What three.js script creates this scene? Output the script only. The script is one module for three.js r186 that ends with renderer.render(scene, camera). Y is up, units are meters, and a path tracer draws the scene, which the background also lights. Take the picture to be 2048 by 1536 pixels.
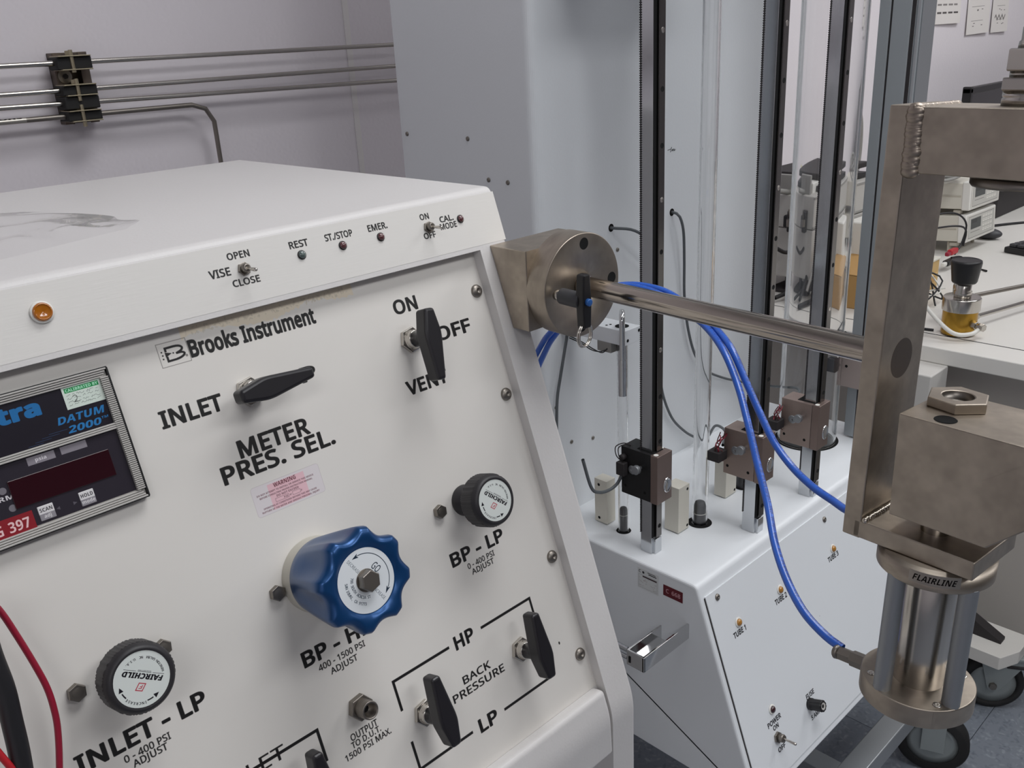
import * as THREE from 'three';
import { RoundedBoxGeometry } from 'three/addons/geometries/RoundedBoxGeometry.js';
import { mergeGeometries } from 'three/addons/utils/BufferGeometryUtils.js';
import { RectAreaLightUniformsLib } from 'three/addons/lights/RectAreaLightUniformsLib.js';
import { Brush, Evaluator, SUBTRACTION } from 'three-bvh-csg';

// ---------------------------------------------------------------- camera, exposure, light
const EYE = 1.32, RAD = Math.PI / 180;
const scene = new THREE.Scene();
const camera = new THREE.PerspectiveCamera(45.47, 2048 / 1536, 0.02, 40);
camera.rotation.order = 'YXZ';
camera.position.set(0, EYE, 0);
camera.rotation.set(-20.7062 * RAD, -43.3206 * RAD, -3.0959 * RAD);
const renderer = new THREE.WebGLRenderer({ antialias: true });
renderer.toneMapping = THREE.LinearToneMapping;
renderer.toneMappingExposure = 1.07;
renderer.shadowMap.enabled = true;
scene.background = new THREE.Color(0x202226);
RectAreaLightUniformsLib.init();
const CEILING = 2.7, WALL = -1.37;
// ceiling troffers: centre x, centre z, size x, size z
const TROFFERS = [[0.95, -0.1, 1.2, 0.6], [3.2, -0.1, 1.2, 0.6], [-1.4, 1.4, 1.2, 0.6], [0.95, 1.4, 1.2, 0.6], [3.2, 1.4, 1.2, 0.6]];
const LAMP_COLOUR = new THREE.Color(0.985, 0.99, 1.0), LAMP_LEVEL = 6.6;

// ---------------------------------------------------------------- random numbers and textures
function rng(seed) { let s = seed >>> 0; return () => { s = (s + 0x6d2b79f5) | 0; let t = Math.imul(s ^ (s >>> 15), 1 | s); t = (t + Math.imul(t ^ (t >>> 7), 61 | t)) ^ t; return ((t ^ (t >>> 14)) >>> 0) / 4294967296; }; }
function noiseGrid(n, seed) { const r = rng(seed), g = new Float32Array(n * n); for (let i = 0; i < n * n; i++) g[i] = r(); return g; }
function sampleGrid(g, n, x, y) {
  const xi = Math.floor(x), yi = Math.floor(y), fx = x - xi, fy = y - yi, sx = fx * fx * (3 - 2 * fx), sy = fy * fy * (3 - 2 * fy);
  const at = (a, b) => g[((b % n) + n) % n * n + ((a % n) + n) % n];
  return (at(xi, yi) * (1 - sx) + at(xi + 1, yi) * sx) * (1 - sy) + (at(xi, yi + 1) * (1 - sx) + at(xi + 1, yi + 1) * sx) * sy;
}
function dataTexture(size, fn, srgb) {
  const d = new Uint8Array(size * size * 4);
  for (let y = 0; y < size; y++) for (let x = 0; x < size; x++) { const c = fn(x / size, y / size), o = (y * size + x) * 4; d[o] = c[0]; d[o + 1] = c[1]; d[o + 2] = c[2]; d[o + 3] = 255; }
  const t = new THREE.DataTexture(d, size, size); t.magFilter = THREE.LinearFilter; t.minFilter = THREE.LinearMipmapLinearFilter; t.generateMipmaps = true; t.wrapS = t.wrapT = THREE.RepeatWrapping;
  if (srgb) t.colorSpace = THREE.SRGBColorSpace; t.needsUpdate = true; return t;
}
const G64 = noiseGrid(64, 11), G32 = noiseGrid(32, 5), G16 = noiseGrid(16, 3);
const peel = dataTexture(256, (u, v) => { const k = 255 * (0.6 * sampleGrid(G64, 64, u * 64, v * 64) + 0.4 * sampleGrid(G32, 32, u * 32, v * 32)); return [k, k, k]; });
const brushed = dataTexture(256, (u, v) => { const k = 90 + 90 * sampleGrid(G64, 64, u * 8, v * 64) + 40 * sampleGrid(G16, 16, u * 16, v * 16); return [k, k, k]; });
const blotch = dataTexture(256, (u, v) => { const k = 0.55 * sampleGrid(G16, 16, u * 16, v * 16) + 0.25 * sampleGrid(G32, 32, u * 32, v * 32) + 0.2 * sampleGrid(G64, 64, u * 64, v * 64); const m = 226 + 44 * (k - 0.5); return [m, m * 0.985, m * 0.965]; }, true);
function canvasTexture(w, h, draw) {
  const c = document.createElement('canvas'); c.width = w; c.height = h; const g = c.getContext('2d'); draw(g, w, h);
  const t = new THREE.CanvasTexture(c); t.colorSpace = THREE.SRGBColorSpace; t.anisotropy = 8; return t;
}
// text fitted between x0 and x1 with a given capital height (pixels), baseline y
function fitText(g, s, x0, x1, base, cap, weight = 'bold', stroke = 0, slant = 0) {
  g.save(); g.font = `${weight} 100px sans-serif`; g.textAlign = 'left'; g.textBaseline = 'alphabetic';
  const m = g.measureText(s), l = m.actualBoundingBoxLeft || 0, w = (m.actualBoundingBoxRight || m.width) + l;
  g.translate(x0, base); g.transform(1, 0, -slant, 1, 0, 0); g.scale((x1 - x0) / w, cap / 71.4); g.fillText(s, l, 0);
  if (stroke) { g.lineWidth = stroke; g.lineJoin = 'round'; g.strokeStyle = g.fillStyle; g.strokeText(s, l, 0); }
  g.restore();
}
function midText(g, s, x, base, cap, widthScale = 1, weight = 'bold') {
  g.save(); g.font = `${weight} 100px sans-serif`; g.textAlign = 'center'; g.textBaseline = 'alphabetic'; g.translate(x, base); g.scale(cap / 71.4 * widthScale, cap / 71.4); g.fillText(s, 0, 0); g.restore();
}

// ---------------------------------------------------------------- materials
const std = (o) => new THREE.MeshStandardMaterial(o), phys = (o) => new THREE.MeshPhysicalMaterial(o);
const painted = (c, r = 0.42, b = 0.00006) => std({ color: c, roughness: r, bumpMap: peel, bumpScale: b });
const M = {
  wall: std({ color: 0xe4dee2, roughness: 0.8, bumpMap: peel, bumpScale: 0.0003 }),
  wallFar: std({ color: 0x7d7876, roughness: 0.85 }),
  trim: std({ color: 0xe6e2e0, roughness: 0.5 }),
  ceiling: std({ color: 0xd8d8d6, roughness: 0.9 }),
  consolePaint: painted(0xd4d1cf), consolePanel: painted(0xd8d4ce, 0.5),
  towerPaint: painted(0xdfe2e5, 0.38), towerSide: painted(0xdcdfe2, 0.38),
  beige: std({ color: 0xd2cec2, roughness: 0.5 }), beigeDark: std({ color: 0xb9b3a6, roughness: 0.6 }), whitePlastic: std({ color: 0xe2e0da, roughness: 0.45 }), greyPlastic: std({ color: 0x8f8d89, roughness: 0.55 }), greyLight: std({ color: 0xb3b0ab, roughness: 0.55 }),
  steel: std({ color: 0xc4bbb0, metalness: 1, roughness: 0.42, bumpMap: brushed, bumpScale: 0.000012, map: blotch }),
  steelBright: std({ color: 0xc4bfb8, metalness: 1, roughness: 0.2 }), steelDull: std({ color: 0x8b857e, metalness: 1, roughness: 0.42 }),
  chrome: std({ color: 0xd2d2d2, metalness: 1, roughness: 0.08 }), chromeSoft: std({ color: 0xc6c8cb, metalness: 1, roughness: 0.13 }),
  railDark: std({ color: 0x6d6a68, metalness: 1, roughness: 0.2 }), zinc: std({ color: 0xb0a68e, metalness: 1, roughness: 0.4 }),
  aluminium: std({ color: 0x9fa2a5, metalness: 0.9, roughness: 0.5 }), aluminiumDull: std({ color: 0xa3a8ab, metalness: 0.35, roughness: 0.5 }),
  black: std({ color: 0x141315, roughness: 0.42 }), blackGloss: std({ color: 0x0d0c0e, roughness: 0.16 }), rubber: std({ color: 0x1d1c1c, roughness: 0.75 }), dark: std({ color: 0x2b2728, roughness: 0.7 }), hole: std({ color: 0x050505, roughness: 1 }), charcoal: std({ color: 0x39393c, roughness: 0.5 }),
  handleBlack: std({ color: 0x1c1a1e, roughness: 0.36 }), knurl: std({ color: 0x262427, roughness: 0.5 }),
  blueMetal: phys({ color: 0x0d4479, metalness: 0.55, roughness: 0.32, clearcoat: 0.3, clearcoatRoughness: 0.3 }), blueButton: std({ color: 0x2a5a9c, roughness: 0.3 }),
  skirt: std({ color: 0xbdb9ae, roughness: 0.5 }),
  detector: std({ color: 0xa08f87, metalness: 0.75, roughness: 0.42 }), detectorFront: std({ color: 0x8a7972, metalness: 0.75, roughness: 0.4 }), detectorBlack: std({ color: 0x0e0d0e, roughness: 0.45 }),
  amber: phys({ color: 0xa8610c, roughness: 0.14, clearcoat: 1 }), amberDim: phys({ color: 0xa8742a, roughness: 0.15, clearcoat: 1 }),
  redLens: phys({ color: 0x5a3234, roughness: 0.1, clearcoat: 1 }), greenLens: phys({ color: 0x55625f, roughness: 0.1, clearcoat: 1 }), redDark: phys({ color: 0x34161a, roughness: 0.15, clearcoat: 1 }),
  brass: std({ color: 0xb08a3c, metalness: 1, roughness: 0.3 }), cardboard: std({ color: 0xb08a55, roughness: 0.85 }), tan: std({ color: 0xc0a06a, roughness: 0.7 }),
  glass: phys({ color: 0xffffff, roughness: 0.02, transmission: 1, thickness: 0.004, ior: 1.47, attenuationColor: 0xe8f2ee, attenuationDistance: 0.4 }),
  film: phys({ color: 0xffffff, roughness: 0.05, transmission: 0.99, thickness: 0, ior: 1.4, side: THREE.DoubleSide }),
  cable: std({ color: 0x5c6063, roughness: 0.5 }), cableBlack: std({ color: 0x17161a, roughness: 0.45 }), redWire: std({ color: 0x8e1730, roughness: 0.35 }), redBright: std({ color: 0xb01c26, roughness: 0.4 }), wireBrown: std({ color: 0x5a3230, roughness: 0.5 }),
  whiteTube: std({ color: 0xd9d7d0, roughness: 0.35 }), bench: std({ color: 0xd9d6d0, roughness: 0.35 }), benchEdge: std({ color: 0xc3c0bb, roughness: 0.5 }), benchPanel: std({ color: 0xc4beb6, roughness: 0.6 }),
  floorBase: std({ color: 0x7d828b, roughness: 0.8 }), paper: std({ color: 0xe6e2de, roughness: 0.85 }), casterGrey: std({ color: 0x9aa09f, roughness: 0.4, metalness: 0.3 }), strut: std({ color: 0xa6a9ac, metalness: 0.7, roughness: 0.36 }),
  zip: std({ color: 0xb9cbe4, roughness: 0.4 }), lamp: std({ color: 0xffffff, roughness: 0.6, emissive: 0xf4f8ff, emissiveIntensity: 1.6 }), yellow: std({ color: 0xd6cf28, roughness: 0.6 }), teal: std({ color: 0x6f8c86, roughness: 0.6 }),
};

// ---------------------------------------------------------------- geometry helpers (metres)
const V3 = (x, y, z) => new THREE.Vector3(x, y, z);
function clean(g) { const q = g.index ? g.toNonIndexed() : g.clone(); for (const k of Object.keys(q.attributes)) if (!['position', 'normal', 'uv'].includes(k)) q.deleteAttribute(k); if (!q.attributes.uv) q.setAttribute('uv', new THREE.Float32BufferAttribute(new Float32Array(q.attributes.position.count * 2), 2)); q.clearGroups(); return q; }
function join(list) { return list.length === 1 ? list[0] : mergeGeometries(list.map(clean), false); }
function bx(w, h, d, x = 0, y = 0, z = 0, r = 0.0006) { const m = Math.min(w, h, d); const g = r > 0 ? new RoundedBoxGeometry(w, h, d, 2, Math.min(r, m * 0.45)) : new THREE.BoxGeometry(w, h, d); g.translate(x, y, z); return g; }
function span(x0, x1, y0, y1, z0, z1, r = 0.0006) { return bx(Math.abs(x1 - x0), Math.abs(y1 - y0), Math.abs(z1 - z0), (x0 + x1) / 2, (y0 + y1) / 2, (z0 + z1) / 2, r); }
// solid of revolution about +Z: list of [radius, z]
function turn(profile, seg = 40) { const g = new THREE.LatheGeometry(profile.map(([r, z]) => new THREE.Vector2(Math.max(r, 0), z)), seg); g.rotateX(Math.PI / 2); return g; }
function disc(r, z0, z1, seg = 32, c = 0.0003) { return turn([[0, z0], [r - c, z0], [r, z0 + c], [r, z1 - c], [r - c, z1], [0, z1]], seg); }
function turnY(profile, seg = 40) { return new THREE.LatheGeometry(profile.map(([r, y]) => new THREE.Vector2(Math.max(r, 0), y)), seg); }
function rodY(r, y0, y1, seg = 28, c = 0.0004) { return turnY([[0, y0], [r - c, y0], [r, y0 + c], [r, y1 - c], [r - c, y1], [0, y1]], seg); }
function shape(pts) { const s = new THREE.Shape(); pts.forEach(([x, y], i) => (i ? s.lineTo(x, y) : s.moveTo(x, y))); s.closePath(); return s; }
function roundShape(pts, rs) {
  const s = new THREE.Shape(), n = pts.length;
  pts.forEach((p, i) => {
    const a = pts[(i + n - 1) % n], b = pts[(i + 1) % n], r = Array.isArray(rs) ? rs[i] : rs;
    const la = Math.hypot(a[0] - p[0], a[1] - p[1]), lb = Math.hypot(b[0] - p[0], b[1] - p[1]), k = Math.min(r, la * 0.45, lb * 0.45);
    const p0 = [p[0] + (a[0] - p[0]) / la * k, p[1] + (a[1] - p[1]) / la * k], p1 = [p[0] + (b[0] - p[0]) / lb * k, p[1] + (b[1] - p[1]) / lb * k];
    i ? s.lineTo(...p0) : s.moveTo(...p0); if (k > 0) s.quadraticCurveTo(p[0], p[1], p1[0], p1[1]);
  });
  s.closePath(); return s;
}
function extrude(s, z0, z1, bevel = 0.0005, seg = 2, curve = 6) { const g = new THREE.ExtrudeGeometry(s, { depth: z1 - z0 - 2 * bevel, bevelEnabled: bevel > 0, bevelSize: bevel, bevelThickness: bevel, bevelOffset: -bevel, bevelSegments: seg, curveSegments: curve }); g.translate(0, 0, z0 + bevel); return g; }
// profile drawn as (z, y), swept along x from x0 to x1
function sweepX(s, x0, x1, bevel = 0.0005, seg = 2, curve = 6) { const g = extrude(s, 0, x1 - x0, bevel, seg, curve); g.rotateY(-Math.PI / 2); g.translate(x1, 0, 0); return g; }
// plan drawn as (x, -z), swept up from y0 to y1
function sweepY(s, y0, y1, bevel = 0.0005, seg = 2, curve = 8) { const g = extrude(s, y0, y1, bevel, seg, curve); g.rotateX(-Math.PI / 2); return g; }
function hexShape(af, rot = 0) { const R = af / 2 / Math.cos(Math.PI / 6); return shape(Array.from({ length: 6 }, (_, i) => [R * Math.cos(rot + i * Math.PI / 3), R * Math.sin(rot + i * Math.PI / 3)])); }
function hexZ(af, z0, z1, rot = 0, bevel = 0.0005) { return extrude(hexShape(af, rot), z0, z1, bevel); }
function hexY(af, y0, y1, rot = 0, bevel = 0.0005) { const g = hexZ(af, y0, y1, rot, bevel); g.rotateX(-Math.PI / 2); return g; }
function pipe(points, r, seg = 10, div = 8, tension = 0.5) { const c = new THREE.CatmullRomCurve3(points.map((p) => (p.isVector3 ? p : V3(...p))), false, 'catmullrom', tension); return new THREE.TubeGeometry(c, Math.max(2, (points.length - 1) * div), r, seg, false); }
function bar(a, b, r, seg = 14) { const A = V3(...a), B = V3(...b), d = B.clone().sub(A), g = new THREE.CylinderGeometry(r, r, d.length(), seg); g.applyQuaternion(new THREE.Quaternion().setFromUnitVectors(V3(0, 1, 0), d.clone().normalize())); g.translate(...A.add(B).multiplyScalar(0.5).toArray()); return g; }
function moved(g, x, y, z) { g.translate(x, y, z); return g; }
function worldUV(g, k = 1) { const p = g.attributes.position, n = g.attributes.normal, uv = new Float32Array(p.count * 2); for (let i = 0; i < p.count; i++) { const ax = Math.abs(n.getX(i)), ay = Math.abs(n.getY(i)), az = Math.abs(n.getZ(i)); let a, b; if (ax > ay && ax > az) { a = p.getZ(i); b = p.getY(i); } else if (ay > az) { a = p.getX(i); b = p.getZ(i); } else { a = p.getX(i); b = p.getY(i); } uv[i * 2] = a * k; uv[i * 2 + 1] = b * k; } g.setAttribute('uv', new THREE.BufferAttribute(uv, 2)); return g; }

// ---------------------------------------------------------------- scene-graph helpers
const used = new Map();
function numbered(n) { const k = used.get(n) || 0; used.set(n, k + 1); return k ? `${n}_${String(k).padStart(3, '0')}` : n; }
function tag(o, label, category, group) { o.userData = { label, category }; if (group) o.userData.group = group; return o; }
function mesh(name, geo, mat) { const m = new THREE.Mesh(Array.isArray(geo) ? join(geo) : geo, mat); m.name = name; m.castShadow = m.receiveShadow = true; return m; }
function struct(name, geo, mat) { const m = mesh(name, geo, mat); m.userData = { kind: 'structure' }; scene.add(m); return m; }
function thing(name, label, category, pos, group) { const g = new THREE.Group(); g.name = numbered(name); g.position.set(...pos); scene.add(g); return tag(g, label, category, group); }
function solo(name, geo, mat, label, category, group) { const m = mesh(numbered(name), geo, mat); scene.add(m); return tag(m, label, category, group); }
// part whose geometry is given in world coordinates, under a group that is only translated
function part(parent, name, geo, mat, label) { const m = mesh(name, geo, mat); m.position.copy(parent.position).multiplyScalar(-1); parent.add(m); if (label) m.userData.label = label; return m; }
// part at a given place (relative to the world), own local geometry
function placed(parent, name, geo, mat, pos, rotX = 0, rotZ = 0, label) { const m = mesh(name, geo, mat); m.position.set(...pos).sub(parent.position); m.rotation.set(rotX, 0, 0); if (rotZ) m.rotateZ(rotZ); parent.add(m); if (label) m.userData.label = label; return m; }
function sub(parent, name, geo, mat, label) { const m = mesh(name, geo, mat); parent.add(m); if (label) m.userData.label = label; return m; }

// ================================================================ SETTING
{
  const X0 = -2.4, X1 = 5.4, Z1 = 4.2, T = 0.12;
  struct('wall_back', worldUV(span(X0 - T, X1 + T, 0, CEILING, WALL - T, WALL, 0), 4), M.wall);
  struct('wall_left', worldUV(span(X0 - T, X0, 0, CEILING, WALL, Z1, 0), 4), M.wall);
  struct('wall_right', worldUV(span(X1, X1 + T, 0, CEILING, WALL, Z1, 0), 4), M.wall);
  struct('wall_front', worldUV(span(X0 - T, X1 + T, 0, CEILING, Z1, Z1 + T, 0), 4), M.wallFar);
  struct('ceiling', span(X0 - T, X1 + T, CEILING, CEILING + T, WALL - T, Z1 + T, 0), M.ceiling);
  struct('trim_1', span(0.951, 0.962, 0, CEILING, WALL, WALL + 0.0012, 0), M.trim);
  const floor = struct('floor', span(X0 - T, X1 + T, -T, -0.0035, WALL - T, Z1 + T, 0), M.floorBase);
  // mottled vinyl tiles, where the photograph shows the floor
  const tones = [0, 1, 2].map((k) => std({ roughness: 0.45, map: (() => { const r = rng(70 + k); return canvasTexture(256, 256, (g) => {
    g.fillStyle = ['#7d838d', '#7a808a', '#80868f'][k]; g.fillRect(0, 0, 256, 256);
    for (let i = 0; i < 1500; i++) { const a = r() * 6.28, L = 1 + r() * 5, w = 0.6 + r() * 2; g.save(); g.translate(r() * 256, r() * 256); g.rotate(a); g.globalAlpha = 0.12 + r() * 0.26; g.fillStyle = ['#5b606b', '#6a7079', '#979da5', '#b9bdc2', '#525762'][Math.floor(r() * 5)]; g.beginPath(); g.ellipse(0, 0, L, w, 0, 0, 6.3); g.fill(); g.restore(); }
  }); })(), bumpMap: peel, bumpScale: 0.0001 }));
  const tileGeo = bx(0.304, 0.0035, 0.304, 0, -0.00175, 0, 0.0008), tile = 0.305, r = rng(9);
  { const p = tileGeo.attributes.position, uv = new Float32Array(p.count * 2); for (let i = 0; i < p.count; i++) { uv[2 * i] = p.getX(i) / 0.304 + 0.5; uv[2 * i + 1] = p.getZ(i) / 0.304 + 0.5; } tileGeo.setAttribute('uv', new THREE.BufferAttribute(uv, 2)); }
  for (let i = 0; i < 9; i++) for (let j = 0; j < 9; j++) { const m = mesh('tile', tileGeo, tones[Math.floor(r() * 3)]); m.position.set(0.42 + i * tile, 0, -1.2 + j * tile); m.rotation.y = Math.floor(r() * 4) * Math.PI / 2; floor.add(m); }
  for (const [x, z, w, d] of TROFFERS) {
    const t = thing('ceiling_light', 'recessed white ceiling light panel in the ceiling above the lab', 'ceiling light', [x, CEILING, z], 'ceiling light panels');
    part(t, 'frame', [span(x - w / 2 - 0.03, x + w / 2 + 0.03, CEILING - 0.012, CEILING, z - d / 2 - 0.03, z - d / 2, 0.002), span(x - w / 2 - 0.03, x + w / 2 + 0.03, CEILING - 0.012, CEILING, z + d / 2, z + d / 2 + 0.03, 0.002), span(x - w / 2 - 0.03, x - w / 2, CEILING - 0.012, CEILING, z - d / 2, z + d / 2, 0.002), span(x + w / 2, x + w / 2 + 0.03, CEILING - 0.012, CEILING, z - d / 2, z + d / 2, 0.002)], M.trim);
    part(t, 'diffuser', span(x - w / 2, x + w / 2, CEILING - 0.006, CEILING - 0.001, z - d / 2, z + d / 2, 0.001), M.lamp);
    const l = new THREE.RectAreaLight(LAMP_COLOUR, LAMP_LEVEL, w, d); l.position.set(0, -0.012, 0); l.rotation.x = -Math.PI / 2; t.add(l);
  }
}

// ================================================================ CONTROL CONSOLE
const A = 18.8 * RAD, P0 = V3(0.48317, EYE - 0.16124, -0.5505), PU = V3(1, 0, 0), PV = V3(0, Math.cos(A), -Math.sin(A)), PN = V3(0, Math.sin(A), Math.cos(A));
const panelPoint = (u, v, h = 0) => P0.clone().addScaledVector(PU, u / 1000).addScaledVector(PV, v / 1000).addScaledVector(PN, h / 1000);   // millimetres on the sloping panel
const consoleThing = thing('control_console', 'cream white sloping instrument console with lettered valves, knobs and pressure display', 'console', [0.13, 0, -0.76]);
{
  const c = consoleThing;
  const yz = (v, h) => { const p = panelPoint(0, v, h); return [p.z, p.y]; };
  const top = EYE - 0.1127, vTop = 47.9, fold = yz(-408, 10);
  const profile = roundShape([[-0.968, top], [fold[0] - 0, 0.09], [fold[0], 0.09]].slice(0, 0).concat([[-0.968, top], [-0.968, 0.09], [fold[0], 0.09], fold, yz(vTop, 10)]), [0.005, 0.002, 0.002, 0.012, 0.006]);
  let shell = clean(sweepX(profile, -0.30, 0.5135, 0.0035, 3, 8)); shell.deleteAttribute('uv');
  const ev = new Evaluator(); ev.attributes = ['position', 'normal']; ev.useGroups = false;
  const brush = (g) => { const q = clean(g); q.deleteAttribute('uv'); const b = new Brush(q); b.updateMatrixWorld(); return b; };
  const slot = new THREE.BoxGeometry(0.487, 0.43, 0.06); slot.translate(-0.487 / 2, -0.215, 0.03); slot.rotateX(-A); slot.translate(P0.x, P0.y, P0.z);
  let out = ev.evaluate(new Brush(shell), brush(slot), SUBTRACTION);
  out = ev.evaluate(out, brush(span(P0.x - 0.487, P0.x, 0.22, fold[1] + 0.004, fold[0] - 0.03, fold[0] + 0.08, 0)), SUBTRACTION);
  const housing = out.geometry; worldUV(housing, 12);
  part(c, 'housing', housing, M.consolePaint);
  // apron below the panel, with a rounded lip
  { const a = roundShape([yz(-381.5, 0), yz(-382, 12), yz(-407, 12), [fold[0] + 0.003, fold[1] - 0.036], [fold[0] - 0.02, fold[1] - 0.036], yz(-409, -8)], [0.001, 0.007, 0.01, 0.003, 0.001, 0.001]); part(c, 'apron', worldUV(clean(sweepX(a, P0.x - 0.486, P0.x - 0.0025, 0.004, 3, 8)), 12), M.consolePaint); }
  { const y0 = fold[1] - 0.05, v = []; for (let i = 0; i < 5; i++) v.push(span(P0.x - 0.06 - i * 0.055, P0.x - 0.018 - i * 0.055, y0 - 0.022, y0 - 0.008, fold[0] - 0.0305, fold[0] - 0.0285, 0.0005)); for (let i = 0; i < 2; i++) v.push(moved(disc(0.0035, 0, 0.0012), P0.x - 0.011, y0 - 0.015 - i * 0.05, fold[0] - 0.03)); part(c, 'vent', v, M.hole); }

  // printed panel
  const S = 4.2, PW = 486, PH = 381.5;
  const panelMap = canvasTexture(Math.round(PW * S), Math.round(PH * S), (g, w, h) => {
    const X = (u) => (u + PW) * S, Yp = (v) => -v * S, r = rng(4);
    g.fillStyle = '#dcd8d2'; g.fillRect(0, 0, w, h);
    // dried glue under the header, with a ragged edge
    g.fillStyle = 'rgba(232,214,178,0.55)'; g.beginPath(); g.moveTo(X(-252), Yp(0)); for (let u = -252; u <= -120; u += 2) g.lineTo(X(u), Yp(-5.2 - 2.2 * Math.sin(u * 0.09) - 2.4 * r() - (u > -225 && u < -165 ? 2 : 0))); g.lineTo(X(-120), Yp(0)); g.fill();
    g.fillStyle = 'rgba(196,186,166,0.5)'; for (let i = 0; i < 130; i++) { g.beginPath(); g.ellipse(X(-250 + 125 * r()), Yp(-1.5 - 4.5 * r()), 1 + 5 * r(), 1 + 3 * r(), r() * 3, 0, 6.3); g.fill(); }
    g.fillStyle = '#0c0a0a'; g.strokeStyle = '#0c0a0a';
    const T = (s, u0, u1, v, cap, st = 7, wt = 'normal') => fitText(g, s, X(u0), X(u1), Yp(v), cap * S, wt, st);
    fitText(g, 'Brooks Instrument', X(-249), X(-156), Yp(-20), 10.4 * S, 'normal', 9);
    // square emblem: an open B struck by a jet, with dots
    g.lineWidth = 0.35 * S; g.strokeStyle = '#77726d'; g.strokeRect(X(-269), Yp(-7), 19.2 * S, 15 * S);
    g.save(); g.translate(X(-259.5), Yp(-14.6)); g.scale(S, S); g.lineWidth = 1.35; g.strokeStyle = '#0c0a0a'; g.beginPath(); g.moveTo(-4.6, 1.2); g.lineTo(-4.6, 4.2); g.lineTo(1, 4.1); g.quadraticCurveTo(6.6, 3.4, 6.8, 1.5); g.quadraticCurveTo(6, 0.1, 1.5, 0.4); g.quadraticCurveTo(6, -0.4, 6.2, -2.2); g.quadraticCurveTo(5.4, -4.3, 0.5, -4.2); g.lineTo(-4.6, -4.1); g.lineTo(-4.6, -1.8); g.stroke(); g.fillStyle = '#0c0a0a'; g.beginPath(); g.moveTo(-5.4, -1.7); g.lineTo(-1.2, -0.3); g.lineTo(-5.4, 1.4); g.fill(); for (const [a, b] of [[-7.3, -2.2], [-7.1, 0], [-7.3, 2.2], [-0.2, -0.2]]) { g.beginPath(); g.arc(a, b, 0.5, 0, 6.3); g.fill(); } g.fillStyle = '#8a8580'; g.beginPath(); g.arc(7.7, 3.4, 0.85, 0, 6.3); g.fill(); g.restore();
    g.fillStyle = '#0c0a0a';
    T('INLET', -280.6, -239.5, -57.8, 10.4); T('BP', -195, -168.5, -57.6, 9.6); T('METER', -238.5, -186, -92, 10.8); T('PRES. SEL.', -254.3, -169.6, -104.8, 10.8);
    T('ON', -89.4, -68, -30.8, 10); T('OFF', -58, -24, -59.6, 10); T('VENT', -98.6, -60, -91.4, 10);
    T('BP - LP', -105.4, -51.5, -227.2, 10); T('0 - 400 PSI', -92.3, -64.5, -234.6, 4.2, 4); T('ADJUST', -89.9, -67, -240.1, 4.2, 4);
    T('BP - HP', -241.4, -186, -239.6, 10); T('400 - 1500 PSI', -232.5, -194.7, -246.8, 4.2, 4); T('ADJUST', -224.9, -203, -253, 4.2, 4);
    T('INLET - LP', -387, -309, -229.6, 10.4); T('0 - 400 PSI', -362.9, -334.9, -236.9, 4.2, 4); T('ADJUST', -359.2, -338.3, -242, 4.2, 4);
    T('HP', -123.8, -105.5, -286.5, 10); T('LP', -123.9, -106, -355, 10); T('BACK', -126.3, -98.7, -313.6, 6, 4); T('PRESSURE', -139.3, -86.8, -322.4, 6, 4);
    T('OUTPUT', -226, -203.7, -302.9, 4.5, 4); T('TO D.U.T.', -227.1, -202.6, -307.8, 4.2, 4); T('1500 PSI MAX.', -234.2, -195.6, -313.6, 4.2, 4);
    g.lineWidth = 2.1 * S; g.strokeStyle = '#0c0a0a'; g.lineJoin = 'miter'; g.lineCap = 'butt';
    const line = (...p) => { g.beginPath(); p.forEach(([u, v], i) => (i ? g.lineTo(X(u), Yp(v)) : g.moveTo(X(u), Yp(v)))); g.stroke(); };
    line([-129.6, -281.2], [-182.6, -281.2], [-182.6, -304]); line([-97.1, -281.2], [-43.4, -281.2], [-43.4, -304]);
    line([-182.6, -328.2], [-182.6, -350.2], [-131.2, -350.2]); line([-97.8, -350.2], [-43.4, -350.2], [-43.4, -328]);
    line([-330, -282], [-247, -282], [-247, -305]); line([-247, -328], [-247, -350.2], [-300, -350.2]); T('INLET', -320, -272, -286.5, 9, 1);
    // warning sticker
    g.save(); g.translate(X(-239.8), Yp(-113.2)); g.scale(S, S); g.fillStyle = '#d9d2d3'; g.beginPath(); g.roundRect(0, 0, 52, 20.4, 2); g.fill(); g.fillStyle = 'rgba(228,176,186,0.75)'; g.fillRect(12, 1.6, 28, 17.4); g.strokeStyle = '#b9b0b1'; g.lineWidth = 0.2; g.stroke(); g.fillStyle = '#5a2630';
    const L = (s, x0, x1, y, cap) => fitText(g, s, x0, x1, y, cap, 'bold', 0);
    L('WARNING', 16.5, 33.5, 4.6, 2.6); g.fillStyle = '#6b4a50'; L('DO NOT ATTEMPT TO INSTALL OR SERVICE THIS DEVICE', 3, 46.5, 7, 1.25); L('BEFORE CONSULTING PROPER INSTRUCTION MANUAL', 4.5, 45, 9.1, 1.25); L('DO NOT EXCEED', 16.5, 33.5, 11.4, 1.5);
    g.strokeStyle = '#7a5a60'; g.lineWidth = 0.2; g.strokeRect(15, 12.1, 10, 2.3); g.strokeRect(28, 12, 6, 2.3); L('PSI', 21.4, 24.5, 13.9, 1.1); L('AT', 25.6, 27.2, 13.9, 1.1); L('F', 34.6, 35.4, 13.9, 1.1);
    L('OPERATING AT CONDITIONS BEYOND THIS MAY CAUSE', 5, 46, 16.6, 1.25); L('RUPTURE OF THE METER AND SERIOUS PERSONAL INJURY', 3.4, 47.6, 18.6, 1.25); g.restore();
    g.fillStyle = '#1a1716'; g.beginPath(); g.ellipse(X(-26.4), Yp(-329.3), 0.8 * S, 1.3 * S, 0, 0, 6.3); g.fill();
  });
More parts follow.
